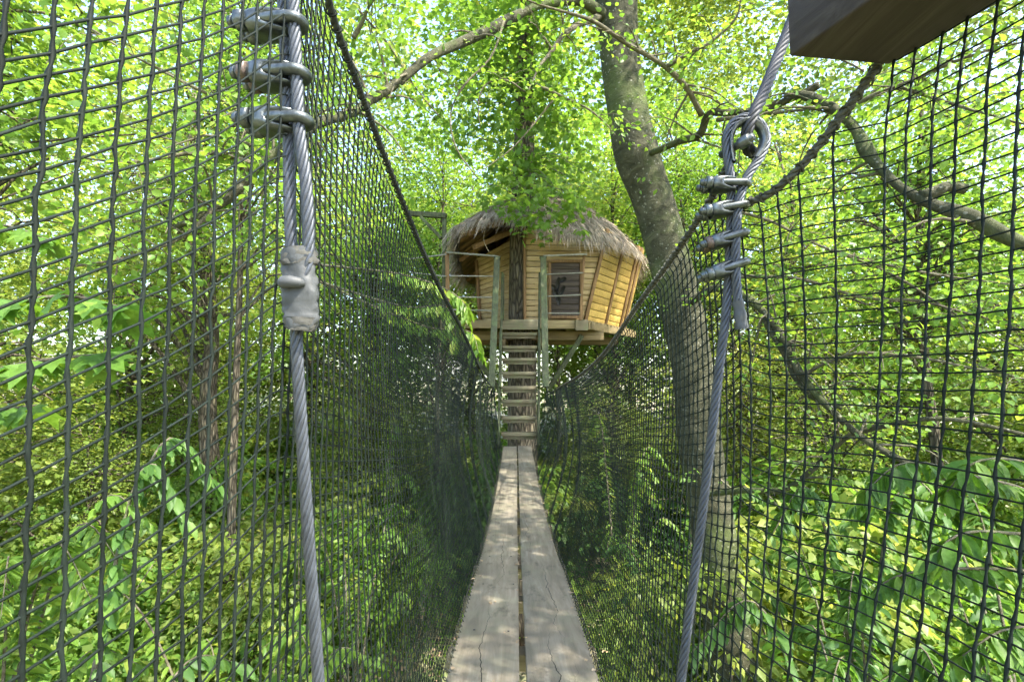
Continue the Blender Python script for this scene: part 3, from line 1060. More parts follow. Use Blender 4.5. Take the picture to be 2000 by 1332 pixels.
LEFT_TOP = [rel(-.42, -.75, .80), rel(-.40, -.35, .72), rel(-.36, 0, .66), rel(-.31, .3, .63), rel(-.29, .48, .64), rel(-.275, .62, .68),
            P(640, 0, .80), P(700, 170, .97), P(760, 330, 1.22), P(830, 500, 1.75), P(868, 580, 2.3), P(900, 640, 3.0), P(932, 708, 4.6),
            P(950, 742, 6.2), P(962, 757, 7.7), P(966, 760, 8.3), P(962, 750, 8.75)]
RIGHT_HANG = P(1440, 400, .80)
RIGHT_TOP_FAR = [P(1432, 300, .795), P(1415, 335, .83), P(1398, 372, .865), P(1330, 480, 1.05), P(1250, 590, 1.42), P(1180, 690, 2.1), P(1130, 735, 3.1),
                 P(1100, 752, 4.3), P(1088, 760, 5.6), P(1077, 765, 7.2), P(1070, 763, 8.2), P(1068, 755, 8.75)]
BEAM_H = .426
RIGHT_TOP_NEAR = [rel(.80, -.75, BEAM_H - .005), rel(.70, -.1, BEAM_H - .005), rel(.60, .3, BEAM_H - .005), P(1900, 4, .575), P(1737, 104, .665), P(1690, 165, .67), P(1640, 232, .685), P(1560, 330, .715), P(1500, 380, .755), P(1458, 396, .795)]


def net(side, label, top_paths, name='safety_net'):
    """netting hung from a top line and laced to the plank edge"""
    g = np.random.default_rng(40 + side)
    t = thing(name, (bridge_x(4) + side * .25, 4, bridge_z(4)), label, 'net')
    tops = np.vstack([spline(p, 160) for p in top_paths])
    o = np.argsort(tops[:, 1])
    tops = tops[o]
    y0, y1 = -.6, 8.72
    # columns
    n1 = int((y1 - y0) / .0285)
    yc = np.linspace(y0, y1, n1) + g.normal(0, .0013, n1)
    base_rows = 62
    rows = base_rows + (9 if side > 0 else 0)
    v = np.arange(rows) / (base_rows - 1)
    tx = np.interp(yc, tops[:, 1], tops[:, 0])
    tz = np.interp(yc, tops[:, 1], tops[:, 2])
    bx = bridge_x(yc) + side * .262
    bz = bridge_z(yc) - .03
    ref = tz.copy()
    if side > 0:
        ref[yc < .8] = np.interp(.8, tops[:, 1], tops[:, 2])
    Z = bz[:, None] * (1 - v) + ref[:, None] * v
    if side < 0:                                     # the meshes crowd together towards the near end
        k = np.clip((Z - CZ + .22) * 1.25, 0, .9)
        Z = Z - np.clip(.62 - yc, 0, .5)[:, None] * k
    fz = np.clip((Z - bz[:, None]) / (tz - bz)[:, None], 0, 1.3)
    X = bx[:, None] * (1 - fz) + tx[:, None] * fz
    Y = np.repeat(yc[:, None], rows, 1)
    vtop = v.copy()
    v = np.clip(v, 0, 1)
    limit = np.array([int(np.sum(Z[i] < tz[i] - .004)) for i in range(n1)])
    # belly and folds of the slack far end
    belly = np.interp(yc, [-.6, .5, 1.5, 4, 7, 8.7], [.01, .02, .05, .1, .09, .03])
    X += side * belly[:, None] * (np.sin(math.pi * v) ** 1.0)[None] * (.8 + .4 * v)
    fold = np.interp(yc, [3.2, 5.0, 8.0, 8.7], [0, .035, .06, .03])
    ph = yc * 9.0 + .7 * np.sin(yc * 3.1) + side
    X += (fold * np.sin(ph))[:, None] * (np.sin(math.pi * np.clip(v, 0, 1)) ** .6)[None]
    Y += (fold * .5 * np.cos(ph * .8))[:, None] * np.sin(math.pi * v)[None]
    # long waves and single slack meshes
    for _ in range(14):
        a, b = g.uniform(.5, 4), g.uniform(2, 9)
        p1, p2 = g.uniform(0, 6.28, 2)
        X += .003 * np.sin(yc * a + p1)[:, None] * np.sin(v * b + p2)[None]
        Z += .003 * np.sin(yc * a * 1.3 + p2)[:, None] * (np.sin(v * b + p1) * np.sin(math.pi * v))[None]
        Y += .0012 * np.sin(yc * a + p2)[:, None] * (np.sin(v * b * 1.2 + p1) * np.sin(math.pi * v))[None]
    inner = np.sin(math.pi * v) ** .4
    X += g.normal(0, .0006, X.shape) * inner
    Y += g.normal(0, .0008, X.shape) * inner
    Z += g.normal(0, .0009, X.shape) * inner
    N = np.stack([X, Y, Z], -1)
    rc = .00115

    def cord(pts, knots):
        mb = MB()
        if knots:
            m_ = (pts[:-1] + pts[1:]) / 2
            k = np.empty((len(pts) + len(m_), 3))
            k[0::2] = pts
            k[1::2] = m_ + g.normal(0, .0004, m_.shape)
            rr = np.where(np.arange(len(k)) % 2 == 0, rc * 1.9, rc)
            mb.tube(k, rr, 5, False, g.random())
        else:
            mb.tube(pts, rc, 3, False, g.random())
        return mb

    near = int(np.searchsorted(yc, 1.5))
    ends = np.stack([tx, yc, tz], 1)

    def upright(i):
        m_ = max(3, min(limit[i], rows))
        p = N[i, :m_]
        if np.linalg.norm(p[-1] - ends[i]) > .004 and side > 0:
            p = np.vstack([p, ends[i]])
        return p

    for i in range(near):
        cord(upright(i), True).build('upright_cord', M['net'], t, True)
    rest = MB()
    for i in range(near, n1):
        rest.tube(upright(i), rc * 1.3, 3, False, g.random())
    tag(rest.build('fine_netting', M['net'], t, True), kind='stuff')
    for j in range(1, rows):
        ok = limit > j
        mb = MB()
        tt = g.random()
        cut = np.flatnonzero(np.diff(np.concatenate([[0], ok.astype(int), [0]])))
        for a_, b_ in zip(cut[0::2], cut[1::2]):
            if b_ - a_ < 3:
                continue
            run = N[a_:b_, j]
            kn = max(0, min(near - a_, len(run) - 1))
            if kn > 1:
                a = run[:kn + 1]
                k = np.empty((2 * len(a) - 1, 3))
                k[0::2] = a
                k[1::2] = (a[:-1] + a[1:]) / 2
                mb.tube(k, rc * .92, 5, False, tt)
            if len(run) - kn > 2:
                mb.tube(run[kn:], rc * 1.25, 3, False, tt)
        if mb.n:
            mb.build('cross_cord', M['net'], t, True)
    # lacing along the plank edge
    lace = MB()
    ya = np.arange(.1, 8.6, .057)
    for y in ya:
        c = np.array([bridge_x(y) + side * .256, y, bridge_z(y) - .008])
        a = np.linspace(0, 2 * math.pi, 8)
        lace.tube(c + np.stack([.012 * np.cos(a) * side, .006 * np.sin(a * 2), .02 * np.sin(a)], 1), .0022, 4, False, g.random())
    tag(lace.build('lacing', M['rope_old'], t, True), kind='stuff')
    # top line
    for idx, tp in enumerate(top_paths):
        pth = spline(tp, 140)
        mb = MB()
        old = side > 0
        pp = twisted(mb, pth, .0062 if old else .0072, 3, .045, 6)
        mb.build('top_rope', M['rope_old' if old else 'rope'], t, True)
        wrap = MB()
        L = np.concatenate([[0], np.cumsum(np.linalg.norm(np.diff(pp, axis=0), axis=1))])
        step = .03 if not old else .022
        pos = np.arange(.02, L[-1], step)
        c = np.stack([np.interp(pos, L, pp[:, i]) for i in range(3)], 1)
        tg, u, w_ = frames(c)
        for i in range(len(c)):
            if c[i, 1] > 7:
                continue
            a = np.linspace(0, 2 * math.pi, 9)
            ring = c[i] + (np.cos(a)[:, None] * u[i] + np.sin(a)[:, None] * w_[i]) * (.0074 if old else .0088) + tg[i] * (np.sin(a * .5)[:, None] * .006)
            wrap.tube(ring, .0017, 4, False, g.random())
        tag(wrap.build('lashing', M['net' if not old else 'rope_old'], t, True), kind='stuff')
    return t


net(-1, 'dark knotted safety net hanging along the left side of the bridge', [LEFT_TOP])
net(1, 'dark knotted safety net hanging along the right side of the bridge', [RIGHT_TOP_NEAR, RIGHT_TOP_FAR])


# ------------------------------------------------------------------ steel wire ropes with clips
def clip(parent, c, leg, axis, rope_r, gap, sc=1.0, brown=False):
    """forged wire rope clip: U-bolt round both ropes, saddle and nuts on the leg side"""
    leg = np.asarray(leg, float)
    leg /= np.linalg.norm(leg)
    axis = np.asarray(axis, float)
    axis = axis - leg * (axis @ leg)
    axis /= np.linalg.norm(axis)
    m = np.cross(axis, leg)
    if m[1] > 0:
        m = -m                                   # m towards the walkway end, so towards the camera

    def W(l, a, b):
        return c + sc * (np.multiply.outer(l, leg) + np.multiply.outer(a, axis) + np.multiply.outer(b, m))
    rb = .0072
    h = rope_r / sc + rb * .75
    th = np.linspace(math.pi / 2, -math.pi / 2, 13)
    l = np.concatenate([np.linspace(.06, -gap, 6), -gap - h * np.cos(th)[1:-1], np.linspace(-gap, .06, 6)])
    b = np.concatenate([np.full(6, h), h * np.sin(th)[1:-1], np.full(6, -h)])
    holder = MB()
    # saddle: a cup with pointed jaws above and below an arched mouth that the U-bolt runs out of
    secs = [(.0, .0105, h + .0045), (.0, .0125, h + .0075), (.25, .0145, h + .009), (.6, .0152, h + .0095), (.93, .0138, h + .0085), (1.0, .0118, h + .0068), (1.0, .0118, h + .0068)]
    ns = 28
    a_ = np.arange(ns) * 2 * math.pi / ns
    vs, qs = [], []
    for (tt, ha, hb) in secs:
        ca, sa = np.cos(a_), np.sin(a_)
        e = .62
        l0 = .021 * np.abs(ca) ** 1.6 - .011 * np.abs(sa) ** 2.2
        vs.append(W(l0 * (1 - tt) + .0405 * tt, np.sign(sa) * np.abs(sa) ** e * ha, np.sign(ca) * np.abs(ca) ** e * hb))
    for i in range(len(secs) - 1):
        for j in range(ns):
            k = (j + 1) % ns
            qs.append((i * ns + j, i * ns + k, (i + 1) * ns + k, (i + 1) * ns + j))
    tr = [(0, j + 1, j) for j in range(1, ns - 1)]
    e0 = (len(secs) - 1) * ns
    tr += [(e0, e0 + j, e0 + j + 1) for j in range(1, ns - 1)]
    holder.add(np.vstack(vs), qs, tr, .45)
    s = holder.build('clip_saddle', M['forged'], parent)
    u = MB()
    u.tube(W(l, np.zeros(len(l)), b), rb * sc, 10, True, .6)
    u.build('u_bolt', M['forged'], s, True)
    for sg in (1, -1):
        nt = MB()
        hx = np.arange(6) * math.pi / 3
        ring = lambda ll, r: W(np.full(6, ll), r * np.cos(hx), sg * h + r * np.sin(hx))
        lv = [(.0415, .0118), (.0428, .0134), (.052, .0134), (.0535, .0118)]
        v_ = np.vstack([ring(*q) for q in lv])
        q_ = [(i * 6 + j, i * 6 + (j + 1) % 6, (i + 1) * 6 + (j + 1) % 6, (i + 1) * 6 + j) for i in range(3) for j in range(6)]
        nt.add(v_, q_, [(18, 18 + j, 19 + j) for j in range(1, 5)] + [(0, j + 1, j) for j in range(1, 5)], .6)
        nt.build('nut', M['forged_brown' if brown else 'forged'], s)
        MB().tube(W(np.array([.053, .0555, .056, .058, .0585, .0605, .061, .064, .0655]), np.zeros(9), np.full(9, sg * h)), np.array([.0078, .0078, .0068, .0068, .0078, .0078, .0068, .0068, .003]) * sc, 12, True, .55).build('bolt_end', M['forged'], s, True)


def sleeve(path, rx, ry, n=22, wr=.0012, g=None, seed=0):
    """crumpled wrapping round a path"""
    g = np.random.default_rng(seed)
    _, u, v = frames(path)
    a = np.arange(n) * 2 * math.pi / n
    k = len(path)
    rr = 1 + g.normal(0, .045, (k, n)) + .09 * np.sign(np.sin(np.linspace(0, 16, k)))[:, None] * .5 + .05 * np.sin(a * 5 + np.linspace(0, 14, k)[:, None]) + .05 * np.sin(a * 3 + np.linspace(0, 5, k)[:, None])
    vs = path[:, None] + (u[:, None] * np.cos(a)[None, :, None] * np.asarray(rx)[:, None, None] + v[:, None] * np.sin(a)[None, :, None] * np.asarray(ry)[:, None, None]) * rr[..., None]
    q = [(i * n + j, i * n + (j + 1) % n, (i + 1) * n + (j + 1) % n, (i + 1) * n + j) for i in range(k - 1) for j in range(n)]
    return MB().add(vs.reshape(-1, 3), q)


def wire_left():
    foot = rel(-.235, .70, bridge_z(.7) - CZ - .1)
    t = thing('wire_rope', foot, 'doubled steel wire rope with three clips and tape, in front of the left net', 'wire rope')
    live = np.vstack([rel(-.31, .63, 1.25)[None], ppath([(548, -160, .625), (551, -60, .625), (555, 50, .625), (560, 150, .625), (564, 250, .625), (566, 400, .625), (570, 490, .625), (577, 600, .628), (581, 700, .63), (593, 900, .64),
                                       (606, 1100, .65), (622, 1332, .66), (632, 1600, .675)]), foot[None]])
    mb = MB()
    twisted(mb, spline(live, 120), .0076, 6, .085, 7)
    mb.build('rope', M['steel'], t, True)
    dead = np.vstack([rel(-.285, .61, 1.25)[None], ppath([(569, -160, .612), (571, -60, .612), (575, 50, .612), (580, 150, .612), (584, 250, .612), (597, 350, .612), (602, 430, .612), (602, 500, .614), (598, 570, .615), (592, 622, .617)])])
    mb = MB()
    twisted(mb, spline(dead, 80), .0076, 6, .085, 7, phase=1)
    mb.build('rope_tail', M['steel'], t, True)
    for i, (px, py) in enumerate(((563, 48), (569, 148), (574, 238))):
        clip(t, P(px - 10, py, .618), (-1, .12, -.02 + .02 * i), (.06, 0, 1), .0076, .0125, 1.0, i == 1)
    # taped joint
    mid = ppath([(584, 485, .617), (585, 520, .617), (586, 560, .617), (588, 600, .618), (588, 625, .619), (586, 645, .62)])
    sp = spline(mid, 26)
    rx = np.interp(np.linspace(0, 1, 26), [0, .1, .5, .8, 1], [.0195, .0205, .0215, .0205, .016])
    sleeve(sp, rx, np.full(26, .0115), 26, seed=3).build('tape', M['tape'], t)
    for (a, b, f) in ((0, 6, 1.04), (20, 26, 1.05)):
        sleeve(sp[a:b], rx[a:b] * f, np.full(b - a, .0123), 26, seed=5 + a).build('gauze_strip', M['gauze'], t)
    k = P(562, 553, .605)
    MB().tube(np.array([k + [-.009, -.004, 0], k + [-.006, -.004, 0], k + [.004, -.003, .001], k + [.016, -.002, .0], k + [.021, 0, -.001]]), [.004, .0075, .0078, .006, .002], 10).build('tape_knob', M['tape'], t, True)


wire_left()


def wire_right():
    foot = rel(.30, .86, bridge_z(.86) - CZ - .1)
    t = thing('wire_rope', foot, 'steel wire rope with eye loop and four clips, in front of the right net', 'wire rope')
    pts = np.vstack([foot[None], ppath([(1305, 1600, .84), (1330, 1332, .83), (1350, 1170, .825), (1372, 1000, .82), (1390, 850, .81), (1407, 700, .805), (1417, 620, .80), (1423, 540, .80), (1426, 470, .80), (1428, 400, .80),
                                        (1427, 350, .80), (1421, 305, .80), (1419, 272, .80), (1430, 243, .80), (1458, 229, .80), (1486, 243, .80), (1497, 272, .80), (1486, 305, .797), (1460, 345, .792), (1444, 390, .788),
                                        (1438, 450, .787), (1437, 520, .787), (1440, 575, .787), (1446, 622, .787)])])
    mb = MB()
    path = spline(pts, 260)
    # two pieces so that the twist frame stays steady round the eye
    twisted_free(mb, path, .0072, .082)
    mb.build('rope', M['steel'], t, True)
    # thimble inside the eye
    th = spline(ppath([(1434, 318, .80), (1430, 290, .80), (1430, 270, .80), (1438, 252, .80), (1458, 243, .80), (1478, 252, .80), (1486, 271, .80), (1480, 292, .80), (1470, 308, .80)]), 30)
    mb = MB()
    tg = np.gradient(th, axis=0)
    tg /= np.linalg.norm(tg, axis=1)[:, None]
    out = np.cross(tg, np.array([0, 1.0, 0]))
    yv = np.array([0, 1.0, 0])
    prof = [(-.010, .007), (-.004, .001), (.004, .001), (.010, .007), (.011, .006), (.004, -.0012), (-.004, -.0012), (-.011, .006)]
    ctr = P(1458, 272, .80)
    sgn = np.sign(np.sum(out * (th - ctr), axis=1))[:, None]
    out = out * sgn
    v = np.stack([th + out * b + yv * a for a, b in prof], 1).reshape(-1, 3)
    k = len(prof)
    q = [(i * k + j, i * k + (j + 1) % k, (i + 1) * k + (j + 1) % k, (i + 1) * k + j) for i in range(len(th) - 1) for j in range(k)]
    mb.add(v, q).build('thimble', M['forged'], t, True)
    # bolt and nut through the eye
    c = P(1456, 276, .79)
    hx = np.arange(6) * math.pi / 3 + .3
    ax = np.array([.55, -.8, .15])
    ax /= np.linalg.norm(ax)
    e1 = np.cross(ax, (0, 0, 1.0))
    e1 /= np.linalg.norm(e1)
    e2 = np.cross(e1, ax)
    ring = lambda o_, r: c + ax * o_ + (np.cos(hx)[:, None] * e1 + np.sin(hx)[:, None] * e2) * r
    mbn = MB().add(np.vstack([ring(-.010, .0105), ring(.006, .0105), ring(.008, .009)]),
                   [(i * 6 + j, i * 6 + (j + 1) % 6, (i + 1) * 6 + (j + 1) % 6, (i + 1) * 6 + j) for i in range(2) for j in range(6)],
                   [(12, 12 + j, 13 + j) for j in range(1, 5)], .5)
    mbn.build('eye_nut', M['forged'], t)
    MB().tube(np.array([c - ax * .045, c + ax * .014]), .0062, 12).build('eye_bolt', M['forged'], t, True)
    for i, (py, dx, tilt) in enumerate(((361, 0, .02), (407, -2, -.16), (464, -2, -.3), (522, -1, -.34))):
        clip(t, P(1428 + dx, py, .794), (-1, .1, tilt), (.03, 0, 1), .0076, .018, .78, i == 2)
    e = ppath([(1441, 588, .787), (1444, 605, .787), (1447, 630, .787), (1449, 643, .787)])
    sp = spline(e, 10)
    sleeve(sp, np.linspace(.0082, .0095, 10), np.linspace(.0082, .0095, 10), 18, seed=9).build('tape', M['tape'], t)


def twisted_free(mb, path, rad, pitch, strands=6, sides=12):
    """six-strand rope with parallel-transport frames (for loops)"""
    seg = np.linalg.norm(np.diff(path, axis=0), axis=1)
    L = np.concatenate([[0], np.cumsum(seg)])
    n = int(L[-1] / pitch * 12)
    q = np.linspace(0, L[-1], n)
    p = np.stack([np.interp(q, L, path[:, i]) for i in range(3)], 1)
    t = np.gradient(p, axis=0)
    t /= np.linalg.norm(t, axis=1)[:, None]
    u = np.zeros_like(t)
    a = np.cross(t[0], (0, 1.0, 0))
    u[0] = a / np.linalg.norm(a)
    for i in range(1, n):
        a = u[i - 1] - t[i] * (u[i - 1] @ t[i])
        u[i] = a / np.linalg.norm(a)
    v = np.cross(t, u)
    for k in range(strands):
        a = 2 * math.pi * (q / pitch + k / strands)
        c = p + (u * np.cos(a)[:, None] + v * np.sin(a)[:, None]) * rad * .64
        # tube with the same transported frame
        th = np.arange(sides) * 2 * math.pi / sides
        ring = (u[:, None] * np.cos(th)[None, :, None] + v[:, None] * np.sin(th)[None, :, None]) * rad * .38
        vs = (c[:, None] + ring).reshape(-1, 3)
        i = np.arange(n - 1)[:, None] * sides
        j = np.arange(sides)[None]
        j2 = (j + 1) % sides
        mb.add(vs, np.stack([i + j, i + j2, i + sides + j2, i + sides + j], -1).reshape(-1, 4), None, np.tile(np.where(np.arange(sides) % 2, .88, .12), n))
    th = np.arange(6) * math.pi / 3
    ring = (u[:, None] * np.cos(th)[None, :, None] + v[:, None] * np.sin(th)[None, :, None]) * rad * .45
    i = np.arange(n - 1)[:, None] * 6
    j = np.arange(6)[None]
    j2 = (j + 1) % 6
    mb.add((p[:, None] + ring).reshape(-1, 3), np.stack([i + j, i + j2, i + 6 + j2, i + 6 + j], -1).reshape(-1, 4), None, .3)


wire_right()


def hanger_rope():
    pts = np.vstack([rel(.62, .93, .98)[None], ppath([(1580, -60, .88), (1545, 45, .86), (1512, 130, .835), (1488, 190, .81), (1470, 228, .797), (1458, 262, .80), (1462, 292, .812), (1474, 300, .835)])])
    t = thing('hanger_rope', pts[0] - [0, 0, .5], 'dark grey wire rope running from the overhead beam down into the eye loop', 'wire rope')
    mb = MB()
    twisted(mb, spline(pts, 90), .0098, 6, .1, 7, .15)
    mb.build('rope', M['dark_steel'], t, True)


hanger_rope()


def overhead_beam():
    A, B = P(1540, 86, .65), P(1735, 104, .668)
    h = BEAM_H
    d = np.array([.034, -.095, 0])
    d /= np.linalg.norm(d)
    L = 1.7
    A[2] = B[2] = CZ + h
    z = np.array([0, 0, .085])
    t = MB().hexa([A + d * L, B + d * L, B, A, A + d * L + z, B + d * L + z, B + z, A + z], .4)
    o = t.build('overhead_beam', M['old_beam'], bevel=.003)
    tag(o, 'weathered timber beam jutting in overhead at the top right corner', 'beam')


overhead_beam()


# =================================================================== THE STAIRS
def stairs():
    t = thing('wooden_stairs', P(1010, 872, 9.35), 'steep weathered wooden stairs climbing from the bridge to the deck', 'stairs')
    py = [649, 675, 699, 726, 754, 781, 813, 845]
    ds = np.linspace(10.15, 9.45, 8)
    for y, d in zip(py, ds):
        a, b = P(980, y, d), P(1049, y, d)
        x0, x1 = a[0] - .01, b[0]
        mb = MB()
        mb.box(x0, x1, d, d + .2, a[2] - .06, a[2] + .0, rng.random() * .6)
        mb.build('tread', M['tread'], t, bevel=.004)
        MB().box(x0 + .03, x1 - .03, d + .04, d + .07, a[2] - .125, a[2] - .063, .6).build('tread_cleat', M['tread'], t, bevel=.003)
    for s, pb, pt in ((-1, 976, 980), (1, 1049, 1052)):
        a, b = P(pb, 872, 9.35), P(pt, 640, 10.3)
        MB().bar(a + [s * .02, 0, 0], b + [s * .02, 0, 0], .045, .22, (0, -1, .4), .5).build('stringer', M['green_wood'], t, bevel=.004)
    for s, (bx, by), (tx, ty) in ((-1, (960, 756), (971, 503)), (1, (1066, 756), (1061, 503))):
        a, b = P(bx, by, 8.78), P(tx, ty, 9.85)
        MB().bar(a, b, .115, .05, (0, -1, .4), .2 if s < 0 else .0).build('handrail_post', M['green_wood'], t, bevel=.005)
        # inner board running beside it down to the stringer
        MB().bar(P(977 if s < 0 else 1052, 752, 9.0) + [0, 0, -.05], P(981 if s < 0 else 1054, 535, 10.0), .04, .12, (0, -1, .4), .7).build('side_board', M['green_wood'], t, bevel=.004)
        MB().bar(b + [0, 0, .012], b + [s * -.0, .12, .012], .135, .03, (0, 0, 1), .3).build('post_cap', M['green_wood'], t, bevel=.004)


stairs()


# =================================================================== THE TREEHOUSE
DZ = 1.16                                   # deck level relative to the eye


def lerp(a, b, f):
    return np.asarray(a, float) * (1 - f) + np.asarray(b, float) * f


def facet(parent, b0, b1, t0, t1, rows, mat, g, th=.024, skip=None, name='board'):
    """boarded wall facet; boards are parts of their own"""
    b0, b1, t0, t1 = (rel(*p) for p in (b0, b1, t0, t1))
    nrm = np.cross(b1 - b0, t0 - b0)
    nrm /= np.linalg.norm(nrm)
    for i in range(rows):
        f0, f1 = i / rows, (i + 1) / rows - .006
        a, b = lerp(b0, t0, f0), lerp(b1, t1, f0)
        c, d = lerp(b1, t1, f1), lerp(b0, t0, f1)
        o = nrm * g.uniform(-.003, .004)
        e = nrm * th
        lo = nrm * .004
        MB().hexa([a + o, b + o, b + o + e, a + o + e, d + o - lo, c + o - lo, c + o + e - lo, d + o + e - lo], g.random() * .9).build(name, M[mat], parent, bevel=.003)


EAVE = np.array([(-1.12, 9.75, 2.88), (-.7, 9.8, 3.08), (-.26, 9.9, 3.22), (.25, 9.95, 3.2), (.7, 10, 3.0), (1.25, 10, 2.92), (1.82, 10.1, 2.87), (2.26, 10.6, 2.95),
                 (2.6, 11.3, 3.06), (3.0, 12.2, 3.04), (3.2, 13.4, 2.85), (2.4, 14.4, 2.8), (1.0, 14.8, 2.75), (-.4, 14.5, 2.65), (-1.2, 13.6, 2.58), (-1.28, 12.2, 2.6), (-1.22, 10.9, 2.68)])
APEX = np.array([1.0, 12.2, 4.36])


def eave(u):
    """closed eave line, u in 0..1"""
    n = len(EAVE)
    x = (np.asarray(u) % 1) * n
    i = np.floor(x).astype(int) % n
    f = (x - np.floor(x))[..., None]
    return EAVE[i] * (1 - f) + EAVE[(i + 1) % n] * f


def roof_pt(u, s, off=0.0):
    e = eave(u)
    s = np.asarray(s)[..., None]
    p = APEX * (1 - s) + e * s
    p = p + np.concatenate([np.zeros_like(p[..., :2]),   .22 * np.sin(math.pi * np.clip(s, 0, 1) ** .9) + off], -1)
    return p + np.array([0, 0, CZ])


def treehouse():
    g = np.random.default_rng(61)
    t = thing('treehouse', rel(.9, 12.0, DZ - .3), 'timber treehouse with shaggy thatched roof at the end of the bridge', 'treehouse')
    # --- walls
    wf = thing_part('front_wall', t)
    facet(wf, (.27, 10.45, DZ), (1.5, 10.5, DZ), (.27, 10.36, 3.1), (1.93, 10.28, 3.05), 17, 'siding', g)
    wr = thing_part('side_wall', t)
    b1, t1, b2, t2 = (1.52, 10.52, DZ), (1.95, 10.3, 3.05), (2.72, 12.3, DZ), (3.15, 12.05, 3.08)
    facet(wr, b1, b2, t1, t2, 13, 'siding_gold', g)
    wb = thing_part('back_wall', t)
    facet(wb, (2.72, 12.34, DZ), (2.1, 14.0, DZ), (3.15, 12.1, 3.0), (2.4, 14.3, 3.0), 8, 'siding_gold', g)
    facet(wb, (2.06, 14.0, DZ), (-.4, 13.9, DZ), (2.36, 14.3, 3.0), (-.5, 14.1, 3.0), 8, 'siding_gold', g)
    facet(wb, (-.42, 13.86, DZ), (-.72, 11.66, DZ), (-.52, 14.06, 3.0), (-.8, 11.6, 3.0), 8, 'siding_gold', g)
    wp = thing_part('porch_wall', t)
    facet(wp, (-.7, 11.62, DZ), (.0, 11.42, DZ), (-.82, 11.6, 2.75), (.0, 11.4, 3.15), 15, 'siding', g)
    facet(wp, (.62, 11.4, DZ), (.62, 10.52, DZ), (.62, 11.4, 3.1), (.62, 10.45, 3.1), 8, 'ceiling', g)
    # round porthole in the porch wall
    c = rel(-.33, 11.46, 2.62)
    a = np.linspace(0, 2 * math.pi, 25)
    MB().tube(c + np.stack([.085 * np.cos(a), np.full(25, -.02) + .02 * np.cos(a), .085 * np.sin(a)], 1), .028, 8, False, .2).build('porthole_ring', M['siding'], wp, True)
    ring = c + np.stack([.075 * np.cos(a[:-1]), -.012 + .02 * np.cos(a[:-1]), .075 * np.sin(a[:-1])], 1)
    MB().add(np.vstack([ring, ring + [0, .03, 0]]), [(i, (i + 1) % 24, (i + 1) % 24 + 24, i + 24) for i in range(24)], [(0, i, i + 1) for i in range(1, 23)]).build('porthole', M['black'], wp)
    # corner boards and battens
    def batten(a, b, w_, th, tint=.3, mat='batten', up=(.3, -1, 0)):
        MB().bar(rel(*a), rel(*b), w_, th, up, tint).build('batten', M[mat], t, bevel=.004)
    batten((1.5, 10.46, DZ), (1.95, 10.24, 3.05), .07, .06)
    for f, o in ((.42, 0), (.8, 0), (.9, 0)):
        a = lerp(b1, b2, f) + np.array([.03, -.02, 0])
        b = lerp(t1, t2, f) + np.array([.03, -.02, 0])
        batten(a, b, .085, .05, .5, up=(.8, -.6, 0))
    batten((.255, 10.4, DZ), (.255, 10.3, 3.1), .05, .07, .2)
    batten((.0, 11.38, DZ), (.0, 11.36, 3.2), .06, .06, .4)
    batten((-.72, 11.56, DZ), (-.82, 11.54, 2.7), .07, .06, .4)
    # porch beam under the eave
    MB().bar(rel(-.8, 10.25, 2.66), rel(.2, 10.7, 3.2), .07, .1, (0, 0, 1), .4).build('rafter', M['batten'], t, bevel=.004)
    # --- window with leaf-shaped cut-outs
    win = thing_part('window', t)
    x0, x1, z0, z1, y = .80, 1.38, DZ + .12, DZ + 1.2, 10.385
    for k in range(9):
        za, zb = z0 + (z1 - z0) * k / 9, z0 + (z1 - z0) * (k + 1) / 9 - .005
        yy = y - .0 + g.normal(0, .002)
        MB().box(x0, x1, yy - .02 - (za - z0) * .08, yy + .012, za + CZ, zb + CZ, g.random()).build('shutter_board', M['shutter'], win, bevel=.003)
    fr = [((x0 - .03, y - .03, z0), (x0 - .03, y - .1, z1)), ((x1 + .03, y - .03, z0), (x1 + .03, y - .1, z1)), ((x0 - .06, y - .03, z0 - .03), (x1 + .06, y - .03, z0 - .03)), ((x0 - .06, y - .1, z1 + .03), (x1 + .06, y - .1, z1 + .03))]
    for a_, b_ in fr:
        MB().bar(rel(*a_), rel(*b_), .055, .05, (0, -1, 0), .3).build('window_frame', M['batten'], win, bevel=.003)
    for (cx, cz, L, an) in ((.93, .62, .34, 80), (.9, .42, .26, 110), (1.0, .48, .3, 62), (.87, .55, .22, 140), (1.02, .72, .2, 35), (.95, .3, .2, 95)):
        a_ = np.linspace(0, 2 * math.pi, 13)[:-1]
        lx, lz = np.cos(a_) * L / 2, np.sin(a_) * .045 * (1 + .4 * np.cos(a_))
        q = np.stack([cx + lx * math.cos(R(an)) - lz * math.sin(R(an)), np.zeros(12), z0 + cz + lx * math.sin(R(an)) + lz * math.cos(R(an))], 1)
        q[:, 1] = y - .026 - (q[:, 2] - z0) * .08
        q[:, 2] += CZ
        MB().add(np.vstack([q, q + [0, .006, 0]]), [(i, (i + 1) % 12, (i + 1) % 12 + 12, i + 12) for i in range(12)], [(0, i, i + 1) for i in range(1, 11)]).build('leaf_cutout', M['black'], win)
    # --- deck
    deck = thing_part('deck', t)
    poly_x0, poly_x1 = -1.4, 1.55
    for k, yb in enumerate(np.arange(10.12, 12.0, .145)):
        MB().box(poly_x0, poly_x1 + (yb - 10.1) * .68, yb, yb + .138, DZ - .035 + CZ, DZ + CZ, g.random()).build('deck_board', M['deck'], deck, bevel=.003)
    for k, yb in enumerate(np.arange(12.01, 14.0, .145)):
        MB().box(-1.4, 2.85 - max(0, yb - 12.4) * .5, yb, yb + .138, DZ - .035 + CZ, DZ + CZ, g.random()).build('deck_board', M['deck'], deck, bevel=.003)
